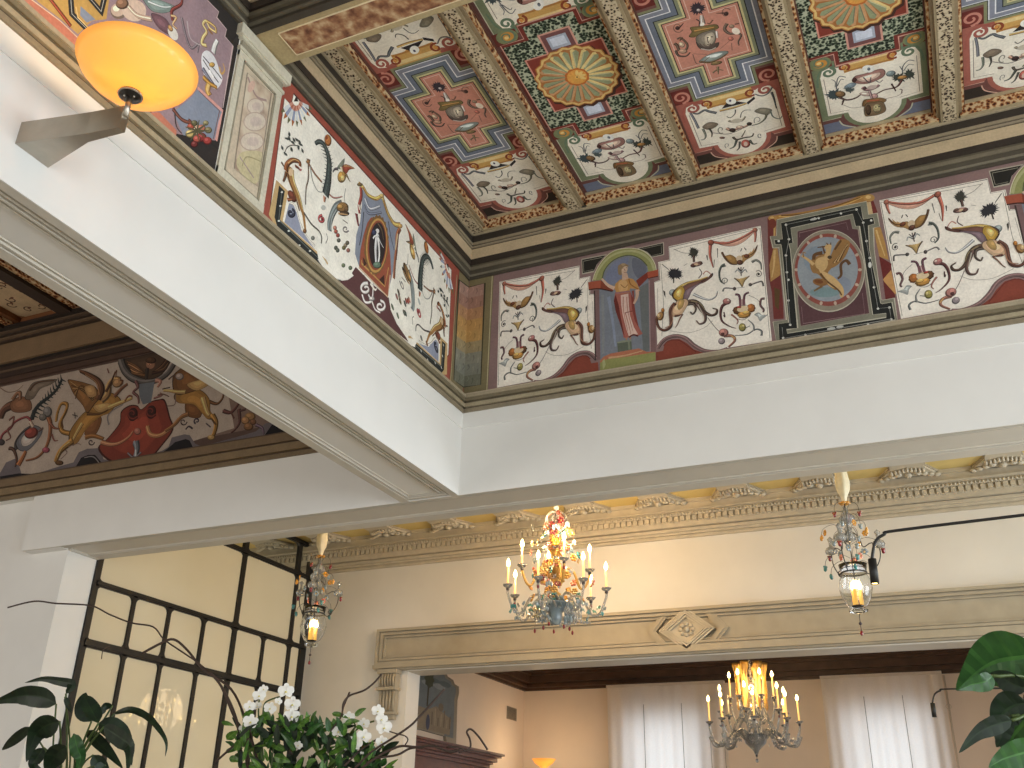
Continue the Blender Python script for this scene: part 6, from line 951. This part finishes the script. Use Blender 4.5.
# ---------------- far room: cornice, curtains, painting, cabinet, lamp, vent
b = MB()
for z0, z1, p in ((2.16, 2.2, .04), (2.2, 2.24, .09), (2.24, 2.26, .07), (2.26, 2.36, .15), (2.36, 2.40, .2), (2.40, 2.43, .24), (2.43, 2.56, .26), (2.56, 2.6, .34)): b.box(-6.01, 1.7, Y4 - p, Y4, z0, z1, 'dark'); b.box(-6.01, -6.01 + p, YC + .26, Y4, z0, z1, 'dark')
struct(b.build('trim_20'))
for k in range(9):
    for j in range(3):
        x = -5.2 + k * .82; y = 13.2 - j * 1.15; b = MB()
        for (p, q, z) in ((.38, .30, 2.70), (.30, .25, 2.73)): b.box(x - p, x + p, y - p * 1.35, y - q * 1.4, z, 2.78, 'dark2'); b.box(x - p, x + p, y + q * 1.4, y + p * 1.35, z, 2.78, 'dark2'); b.box(x - p, x - q, y - p * 1.35, y + p * 1.35, z, 2.78, 'dark2'); b.box(x + q, x + p, y - p * 1.35, y + p * 1.35, z, 2.78, 'dark2')
        b.box(x - .2, x + .2, y - .3, y + .3, 2.755, 2.78, 'rib' if (k + j) % 2 else 'scroll'); b.build('walnut_coffer', bpy.data.objects['ceiling.003'])
def curtain(label, X0, X1, seams, Y=13.8, zt=2.13):
    t = thing('curtain', label, 'curtain', ((X0 + X1) / 2, Y, FL), 'sheer curtains at the far windows'); b = MB(); n = 150; vs = []; fs = []; nz = 10
    for j in range(nz + 1):
        z = zt + (FL + .02 - zt) * j / nz
        for i in range(n + 1): u = i / n; x = X0 + (X1 - X0) * u; am = .006 + .014 * (j / nz); vs.append((x, Y + am * sin(u * 60 + .6 * sin(u * 13)) + .012 * sin(u * 17 + j * .05), z))
    for j in range(nz):
        for i in range(n): p = j * (n + 1) + i; fs.append((p, p + 1, p + n + 2, p + n + 1))
    b.add(vs, fs, 'curtain', smooth=True); b.build('sheer', t)
    for px_ in seams: x = onY(*px_, Y).x; b = MB(); b.tube([(x, Y - .05, zt - .25), (x, Y - .05, .9), (x + .01, Y - .05, FL + .1)], .004, 5, 'grey'); b.build('pull_cord', t)
    b = MB(); b.box(X0 - .005, X1 + .005, Y - .03, Y + .05, zt, zt + .035, 'curtain'); b.build('heading', t); return t
c1 = curtain('white sheer curtain nearer the side wall, behind the tiered chandelier', -4.63, -2.95, ((645, 720), (683, 720), (713, 766), (727, 766)))
c2_ = curtain('white sheer curtain behind the small arm spotlight', -1.665, -.185, ((867, 720), (906, 720)))
b = MB(); x = -.16; b.tube([(x, 13.72, 2.1), (x, 13.72, FL + .2)], .012, 8, 'wand'); n = 12; b.tube([(x + .03 * cos(k * pi / 6), 13.70, 1.72 + .03 * sin(k * pi / 6)) for k in range(13)], .005, 6, 'wand'); tag(b.build('curtain_wand', None, (x, 13.72, FL + .2)), 'clear rod with a small ring hanging at the outer edge of the curtain', 'rod')
XW = -6.01
def pw(x, y): p = onX(400 + x / 7.31, 665 + y / 7.31, XW + .03); return p.y, p.z
ol = [pw(*q) for q in ((320, 30), (345, 85), (385, 110), (395, 140), (427, 158), (427, 205), (415, 260), (405, 582), (335, 562), (330, 522), (140, 470))]; ym = 10.85
top = ol[0]; ol = [(ym, top[1] + .12)] + ol[:-1] + [(ym, ol[-1][1])]; full = ol + [(2 * ym - p, q) for p, q in reversed(ol[1:-1])]
t = thing('wall_painting', 'shaped landscape painting with grey sky and ruins in a carved stone frame', 'painting', (XW, ym, ol[-1][1])); b = MB(); b.prism(full, XW, XW + .04, lambda p, q, a: (a, p, q), 'grey'); b.build('frame', t)
cy, cz_ = ym, (ol[0][1] + ol[-1][1]) / 2; inn = [(cy + (p - cy) * .89, cz_ + (q - cz_) * .88) for p, q in full]
a = Art(None).at(0, 0, 0); a.poly(inn, (110, 118, 122)); zl = min(q for p, q in inn); zh = max(q for p, q in inn); yl = min(p for p, q in inn); yh = max(p for p, q in inn)
for k in range(5): a.ell(ym + .15 * k - .1, zh - .25 - .05 * (k % 2), .16, .035, (134, 140, 142) if k % 2 else (90, 102, 106))
a.poly([(yl + .05, zl + .03), (yh - .12, zl + .03), (yh - .1, zl + .22), (ym + .5, zl + .27), (ym + .3, zl + .33), (ym + .1, zl + .27), (yl + .05, zl + .3)], (142, 126, 104))
for k in range(8): u = ym + .12 + k * .08; a.line([(u, zl + .1), (u, zl + .2 + .05 * (k % 3))], .03, (116, 102, 84) if k % 2 else (160, 144, 120)); 
a.ell(ym + .42, zl + .33, .07, .05, (120, 106, 90)); a.line([(ym + .06, zl + .3), (ym + .07, zh - .25)], .04, (70, 66, 52)); a.ell(ym + .08, zh - .25, .12, .1, (72, 76, 60), sc=.15); a.ell(ym + .1, zl + .12, .05, .09, (76, 78, 96))
b = MB(); a.emit(b, lambda u, v, h: (XW + .042 + h, u, v)); b.build('canvas', t)
t = thing('cabinet', 'dark mahogany cabinet with moulded cornice below the landscape painting', 'cabinet', (-5.8, 10.9, FL)); e1 = 11.93
b = MB(); b.box(XW + .03, -5.62, 9.9, e1, FL, .93, 'mahogany'); b.build('carcass', t); b = MB()
for z0, z1, p in ((.93, .97, .03), (.97, 1.0, .06), (1.0, 1.05, .10), (1.05, 1.075, .14), (1.075, 1.10, .17)): b.box(XW + .03, -5.62 + p, 9.9 - p, e1 + p, z0, z1, 'mahogany')
b.build('cornice', t)
for k in range(2): b = MB(); y = 9.98 + k * .98; b.box(-5.622, -5.60, y, y + .94, -1.4, .86, 'mahogany'); b.box(-5.602, -5.592, y + .1, y + .84, -1.25, .74, 'mahogany'); b.build('door', t)
b = MB()
for y0, y1, z0, z1 in ((13.375, 13.705, 1.70, 1.715), (13.375, 13.705, 1.86, 1.875), (13.375, 13.39, 1.715, 1.86), (13.69, 13.705, 1.715, 1.86)): b.box(XW, XW + .012, y0, y1, z0, z1, 'grey')
for k in range(9): z = 1.722 + k * .0155; b.box(XW, XW + .008, 13.39, 13.69, z, z + .009, 'grey')
b.box(XW, XW + .002, 13.39, 13.69, 1.715, 1.86, 'steel_dark'); tag(b.build('air_vent', None, (XW, 13.54, 1.70)), 'small grey louvred air vent high on the far room side wall', 'vent')
t = thing('floor_lamp', 'torchiere floor lamp with glowing amber bowl in the far corner', 'lamp', (-5.36, 13.2, FL)); b = MB(); b.lathe([(.03, 0), (.06, .02), (.12, .06), (.165, .115), (.16, .115), (.11, .07), (.03, .02)], (-5.36, 13.2, 1.02), 28, 'bowl'); b.build('bowl_shade', t)
b = MB(); b.tube([(-5.36, 13.2, FL + .02), (-5.36, 13.2, 1.03)], .014, 8, 'steel'); b.lathe([(0, 0), (.15, 0), (.15, .02), (.03, .035), (0, .035)], (-5.36, 13.2, FL), 24, 'steel'); b.build('pole', t)
# ---------------- plants
def leaf(b, pts, w0, roll=0, m='leaf', fold=.25, wav=.06, tipw=1.0, sk=.45):
    P = crv(pts, 5); n = len(P); vs = []; fs = []; w = w0 * 1.3
    for i, p in enumerate(P):
        d = (P[min(i + 1, n - 1)] - P[max(i - 1, 0)]).normalized(); v = p.normalized(); s = d.cross(v).normalized(); nn = s.cross(d).normalized(); s2 = (s * cos(roll) + nn * sin(roll)); n2 = (nn * cos(roll) - s * sin(roll))
        u = i / (n - 1); f = (sin(pi * u ** .68) ** .8) * (1 - .3 * u) if 0 < u < 1 else .02; h = w / 2 * max(.02, f)
        for k, q in enumerate((-1, -.5, -.07, .07, .5, 1)): vs.append(p + s2 * (h * q) + d * (abs(q) * h * .35 * (1 - u)) + n2 * (-fold * h * abs(q) + wav * h * sin(i * 1.7 + k * 2.1) * abs(q)))
    for c_, sel in (((1, 1, 1), lambda i, k: k != 2 and i % 3), ((1.35, 1.3, 1.2), lambda i, k: k != 2 and i % 3 == 0), ((2.0, 1.8, 1.6), lambda i, k: k == 2)):
        b.add(vs, [(i * 6 + k, i * 6 + k + 1, i * 6 + k + 7, i * 6 + k + 6) for i in range(n - 1) for k in range(5) if sel(i, k)], m, c_, smooth=True)
def pathY(L_, Y, k, ox, oy, dY=0):
    n = len(L_); return [onY(ox + x / k, oy + y / k, Y + dY * i / max(1, n - 1)) for i, (x, y) in enumerate(L_)]
def pot(t, x, y, ztop, r, h):
    b = MB(); b.lathe([(0, -h), (r * .7, -h), (r, 0), (r * .93, 0), (r * .9, -.03), (0, -.03)], (x, y, ztop), 24, 'pot'); b.lathe([(0, -.02), (r * .9, -.02)], (x, y, ztop), 16, 'soil'); b.build('pot', t)
def stand(label, x, y, z, w=.22):
    t = thing('plant_stand', label, 'stand', (x, y, FL)); b = MB(); b.box(x - w, x + w, y - w, y + w, z - .03, z, 'mahogany'); b.build('top', t)
    for sx in (-1, 1):
        for sy in (-1, 1): b = MB(); b.tube([(x + sx * (w - .03), y + sy * (w - .03), FL), (x + sx * (w - .03), y + sy * (w - .03), z - .03)], .018, 8, 'mahogany'); b.build('leg', t)
# dark peace lily in front of the jamb
Y = 3.0; c = onY(70, 800, Y); zt = c.z - .12; stand('tall stand under the dark peace lily', c.x, Y, zt - .24); t = thing('peace_lily', 'dark leaved peace lily in front of the white door jamb', 'plant', (c.x, Y, zt - .24)); pot(t, c.x, Y, zt, .14, .24)
K = (5.69, 0, 660); base = Vector((c.x, Y, zt - .03))
LV = [([(320, 250), (250, 215), (150, 200), (60, 215), (-60, 250)], 120, .3, (300, 620)), ([(375, 190), (410, 140), (330, 120), (240, 108), (140, 130)], 50, .2, (380, 560)), ([(340, 350), (270, 370), (200, 430), (150, 580)], 130, .3, (350, 600)), ([(170, 380), (110, 430), (50, 480), (12, 512)], 60, .1, (300, 620)), ([(520, 350), (490, 290), (480, 230), (490, 185)], 110, .2, (430, 600)),
      ([(560, 360), (500, 250), (470, 200)], 90, -.4, (430, 600)), ([(650, 305), (740, 285), (830, 320), (900, 390), (945, 470), (940, 550)], 42, .5, (440, 610)), ([(560, 360), (640, 390), (710, 450), (750, 600)], 110, .2, (430, 620)), ([(590, 380), (680, 440), (740, 500), (725, 640)], 90, -.4, (430, 620)), ([(500, 400), (560, 470), (630, 540), (700, 620)], 70, .3, (430, 620)), ([(420, 420), (440, 500), (460, 560), (430, 640)], 80, -.3, (420, 640)), ([(380, 490), (330, 530), (290, 590), (270, 680)], 110, .1, (380, 640)),
      ([(640, 260), (600, 262), (570, 300), (540, 330)], 50, .6, (450, 600)), ([(250, 500), (220, 540), (190, 600), (260, 640)], 70, 0, (350, 620)), ([(370, 210), (390, 260), (405, 300)], 30, 0, (400, 560)), ([(530, 540), (560, 590), (600, 640), (660, 680)], 80, 0, (450, 640)), ([(600, 600), (560, 620), (520, 640)], 60, 0, (450, 660))]
for i, (mid, w, ro, bp) in enumerate(LV):
    b = MB(); P_ = pathY(mid, Y - .06 * (i % 3), *K, dY=-.05 + .04 * (i % 4)); leaf(b, P_, w / 5.69 * Y * 1.12 / FOC, ro, 'leaf' if i not in (10,) else 'leaf2'); b.tube(crv([base, onY(K[1] + bp[0] / 5.69, K[2] + bp[1] / 5.69, Y), P_[0]], 5), .0035, 6, 'stem'); b.build('leaf', t)
# bright peace lily at the edge by the spotlights
Y = 1.9; c = onY(1060, 800, Y); zt = c.z - .1; stand('tall stand under the bright green peace lily', c.x, Y, zt - .24); t = thing('peace_lily', 'bright green peace lily with large veined leaf beside the small spotlight', 'plant', (c.x, Y, zt - .24)); pot(t, c.x, Y, zt, .14, .24)
K = (5.19, 904, 620); base = Vector((c.x, Y, zt - .03))
LV = [([(720, 180), (600, 195), (480, 215), (380, 270), (272, 365)], 200, .15, (800, 400), 'leaf2'), ([(640, 360), (560, 330), (500, 295), (440, 280)], 70, .2, (720, 420), 'leaf'), ([(460, 290), (420, 320), (350, 335), (285, 362)], 60, .3, (720, 400), 'leaf2'), ([(700, 300), (620, 290), (575, 300), (555, 330)], 80, 0, (760, 420), 'leaf2'), ([(640, 430), (560, 450), (500, 500), (478, 560)], 110, .2, (720, 520), 'leaf'), ([(560, 520), (470, 545), (380, 590), (285, 690)], 60, .2, (740, 560), 'leaf'), ([(660, 480), (600, 560), (560, 620), (600, 690)], 150, .1, (740, 560), 'leaf2'), ([(560, 500), (520, 560), (500, 620), (480, 660)], 60, .5, (740, 560), 'leaf'), ([(720, 660), (620, 690), (520, 720), (440, 765)], 90, .1, (800, 700), 'leaf2'), ([(760, 420), (700, 440), (640, 480)], 120, 0, (800, 560), 'leaf')]
for i, (mid, w, ro, bp, mm) in enumerate(LV):
    b = MB(); P_ = pathY(mid, Y - .03 * (i % 3), *K, dY=.05 - .04 * (i % 3)); leaf(b, P_, w / 5.19 * Y * 1.15 / FOC, ro, mm, .2); b.tube(crv([base, onY(K[1] + bp[0] / 5.19, K[2] + bp[1] / 5.19, Y), P_[0]], 5), .003, 6, 'stem'); b.build('leaf', t)
# orchid arrangement
Y = 4.6; c = onY(310, 800, Y); zt = c.z - .1; stand('console stand under the orchid arrangement', c.x, Y, zt - .3, .35); t = thing('orchid_arrangement', 'white orchid arrangement with twisted twigs and leafy greenery', 'flower arrangement', (c.x, Y, zt - .3)); pot(t, c.x, Y, zt, .28, .3)
u8 = Y * 1.12 / FOC; base = Vector((c.x, Y, zt - .03)); random.seed(11)
def orchid_bloom(b, p, r, a0):
    v = p.normalized(); s = v.cross(Vector((0, 0, 1))).normalized(); up = s.cross(v).normalized()
    def pet(a, l, w, off):
        d = s * cos(a) + up * sin(a); e = -s * sin(a) + up * cos(a); vs = [p - v * off]; m = 9
        for k in range(m): t_ = (k / (m - 1) - .5) * 2; q = sqrt(max(0, 1 - t_ * t_)); vs.append(p - v * (off + .1 * r * (1 - q)) + d * (l * (.12 + .88 * (.5 + .5 * q))) * (1 if abs(t_) < 1 else .55) + e * (w * t_ * .9))
        b.add(vs, [(0, k + 1, k + 2) for k in range(m - 1)], 'petal', smooth=True)
    for a, l, w in ((pi / 2, 1, .42), (pi / 2 + 2.25, .95, .42), (pi / 2 - 2.25, .95, .42)): pet(a + a0, l * r, w * r, .002)
    for a in (.25, pi - .25): pet(a + a0, r * 1.05, r * .62, .006)
    b.ball(p - v * .012 - up * r * .12, r * .16, m='lip', n=6); b.ball(p - v * .014 - up * r * .3, r * .14, m='petal', n=6)
F6 = (7.83, 210, 670); F7 = (7.83, 300, 670)
for K_, L_ in ((F6, ((595, 165, 62), (645, 268, 62), (640, 362, 62), (385, 200, 52), (420, 150, 36), (318, 405, 60), (310, 285, 46), (470, 300, 50), (370, 280, 36), (265, 460, 40), (535, 245, 30), (690, 590, 34))), (F7, ((610, 320, 48), (640, 385, 44), (660, 450, 58), (640, 560, 44), (385, 370, 44), (300, 480, 52), (350, 430, 40), (500, 420, 44), (500, 520, 54), (430, 570, 56), (380, 600, 40), (485, 650, 14)))):
    for x, y, r in L_: b = MB(); orchid_bloom(b, onY(K_[1] + x / 7.83, K_[2] + y / 7.83, Y - .1 + random.uniform(-.05, .05)), r / 7.83 * u8, random.uniform(-.3, .3)); b.build('bloom', t)
for K_, L_ in ((F6, [(545, 210), (480, 230), (430, 260), (415, 330), (410, 500), (410, 760)]), (F6, [(700, 432), (600, 435), (540, 480), (500, 600), (480, 780)]), (F6, [(385, 230), (380, 350), (400, 560), (405, 780)]), (F7, [(580, 400), (520, 420), (440, 470), (380, 560), (280, 720), (240, 790)]), (F7, [(440, 440), (390, 500), (330, 600), (270, 720), (230, 790)]), (F7, [(400, 400), (430, 450), (320, 640), (250, 780)])):
    b = MB(); b.tube(crv(pathY(L_, Y - .04, *K_), 5), .0045, 6, 'stem'); b.build('flower_stem', t)
TW = [((3.2, 0, 530), [(25, 248), (110, 228), (180, 235), (290, 242), (350, 270), (420, 297), (490, 310), (525, 350), (590, 395), (640, 430), (700, 490), (740, 580), (775, 660), (800, 760)], .005), ((3.2, 0, 530), [(325, 412), (330, 385), (350, 372)], .003), ((3.2, 0, 530), [(455, 395), (510, 365), (555, 350), (600, 385), (650, 445), (740, 510), (790, 620), (830, 762)], .0075), ((3.2, 0, 530), [(690, 742), (770, 670), (800, 640)], .006),
      (F7, [(235, 480), (300, 400), (330, 340), (340, 260), (390, 200), (500, 160), (580, 100), (640, 30)], .005), (F7, [(330, 350), (340, 290), (388, 175)], .005), (F7, [(350, 750), (480, 620), (610, 540)], .005), (F7, [(430, 770), (560, 640), (700, 550), (860, 440), (940, 360), (1060, 230), (1130, 150)], .0055), (F7, [(480, 770), (620, 670), (720, 620), (800, 595), (920, 605), (1040, 595), (1170, 640), (1260, 620)], .006), (F7, [(520, 730), (600, 690), (760, 665), (860, 615), (960, 605)], .0055), (F7, [(700, 480), (760, 500), (820, 515), (845, 545), (825, 585)], .0035), ((7.31, 400, 665), [(340, 600), (430, 600), (480, 625), (515, 600), (510, 540), (488, 490), (520, 470), (580, 530), (640, 620)], .005), ((7.31, 400, 665), [(430, 640), (500, 625), (580, 635), (660, 645)], .003), (F7, [(660, 770), (700, 730)], .004), (F6, [(300, 540), (285, 660), (300, 780)], .009), (F6, [(0, 20), (70, 100), (150, 240), (210, 400), (235, 560), (245, 700), (250, 790)], .0075)]
for K_, L_, r in TW: b = MB(); b.tube(crv(pathY(L_, Y - .15, *K_, dY=.12), 5), r, 6, 'twig'); b.build('twig', t)
b = MB()
for x, y, dx, dy, w in ((335, 310, -80, 90, 60), (400, 350, 70, 90, 70), (90, 410, 100, 25, 36), (130, 545, 90, -70, 60), (120, 640, 140, -25, 36), (150, 690, 90, 30, 44), (330, 500, 70, 10, 44), (500, 430, 40, 90, 50), (710, 350, 10, 60, 36), (780, 370, -50, 60, 36), (700, 420, 30, 70, 50), (500, 680, 130, 40, 60)): leaf(b, pathY([(x, y), (x + dx * .5, y + dy * .5 - 6), (x + dx, y + dy)], Y - .1, *F6), w / 7.83 * u8, random.uniform(-.5, .5), 'leaf3', .2)
for x, y, dx, dy, w in ((250, 340, 130, 40, 34), (350, 420, 120, -20, 40), (430, 360, 90, -60, 36), (440, 440, 60, 40, 30)): leaf(b, pathY([(x, y), (x + dx * .5, y + dy * .5 - 8), (x + dx, y + dy)], Y - .12, *F7), w / 7.83 * u8, .3, 'leaf3', .2)
for k in range(330):
    x = 234 + 150 * random.random() ** 1.0; lo = 722 + abs(x - 300) * .12 + (18 if x > 345 else 0); y = random.uniform(lo, 800); a_ = random.uniform(-2.8, -.3); l = random.uniform(10, 24); d_ = random.uniform(-.18, .22)
    p0 = onY(x, y, Y + d_); p1 = onY(x + .5 * l * cos(a_), y + .55 * l * sin(a_) - 1, Y + d_ - .015); p2 = onY(x + l * cos(a_), y + l * sin(a_), Y + d_ - .02); leaf(b, [p0, p1, p2], random.uniform(4, 7) * u8, random.uniform(-1, 1), 'leaf3' if random.random() < .45 else 'leaf2' if random.random() < .5 else 'leaf', .2)
b.build('foliage', t)
# ---------------- daylight through the windows, lamps, two added fill lights
def area(name, loc, rot, sx, sy, e, c=(1, 1, 1)):
    l = bpy.data.lights.new(name, 'AREA'); l.shape = 'RECTANGLE'; l.size = sx; l.size_y = sy; l.energy = e; l.color = c
    o = bpy.data.objects.new(name, l); COL.objects.link(o); o.location = loc; o.rotation_euler = rot; return o
def bulb(name, loc, e, c, r=.03):
    l = bpy.data.lights.new(name, 'POINT'); l.energy = e; l.color = c; l.shadow_soft_size = r
    o = bpy.data.objects.new(name, l); COL.objects.link(o); o.location = loc; return o
DAY = (.9, .97, 1.0); WARM = (1.0, .72, .42)
for y in (-1.8, 1.0, 3.8): area('daylight_right', (XR + .02, y, .85), (0, pi / 2, 0), 2.9, 1.6, 124, DAY)
for x in (-.8, 2.2): area('daylight_front', (x, -3.46, .85), (pi / 2, 0, 0), 1.6, 2.9, 34, (1, .96, .9))
area('daylight_front', (-8.2, -3.46, .85), (pi / 2, 0, 0), 1.6, 2.9, 205, (1, .94, .86))
area('daylight_east', (4.58, 7.4, 1.0), (0, pi / 2, 0), 2.6, 2.4, 158, (.84, .93, 1))
area('partition_fill', (-11.9, 7.5, .6), (0, -pi / 2, 0), 2.4, 1.8, 85, (1, .96, .86))  # added fill behind the frosted partition; the wall there has no window
for x in (-3.85, -.935): area('daylight_far', (x, Y4 + .06, .3), (-pi / 2, 0, 0), 1.0, 2.8, 14, (.9, .95, 1))
bulb('tiered_glow', (-2.17, 11.6, 1.75), 50, WARM, .3); [bulb('flower_glow', (-2.926 + .33 * cos(.6 + k * pi / 2), 7.45 + .33 * sin(.6 + k * pi / 2), 2.36), 17, WARM, .04) for k in range(4)]; bulb('torch_glow', (-5.36, 13.2, 1.2), 12, WARM, .05); bulb('bowl_glow', (-2.436, 1.94, 2.56), 5, WARM, .04)
bulb('lantern_glow', (pl.x, 7.2, pl.z + .36), 2, WARM, .03); bulb('lantern_glow', (pr_.x, 7.2, pr_.z + .36), 2, WARM, .03)
area('far_room_fill', (1.66, 11.6, .6), (0, pi / 2, 0), 2, 2, 22, (1, .96, .92))  # fill light added to brighten the far room; its east wall is solid
w = bpy.data.worlds.new('world'); SC.world = w; w.use_nodes = True; w.node_tree.nodes['Background'].inputs[0].default_value = (.75, .85, 1, 1); w.node_tree.nodes['Background'].inputs[1].default_value = .6
SC.view_settings.view_transform = 'Standard'; SC.view_settings.look = 'None'; SC.view_settings.exposure = 0; SC.view_settings.gamma = 1
SC.cycles.use_denoising = True; SC.cycles.max_bounces = 8; SC.cycles.diffuse_bounces = 5; SC.cycles.transmission_bounces = 8; SC.cycles.sample_clamp_indirect = 6; SC.cycles.caustics_reflective = False; SC.cycles.caustics_refractive = False
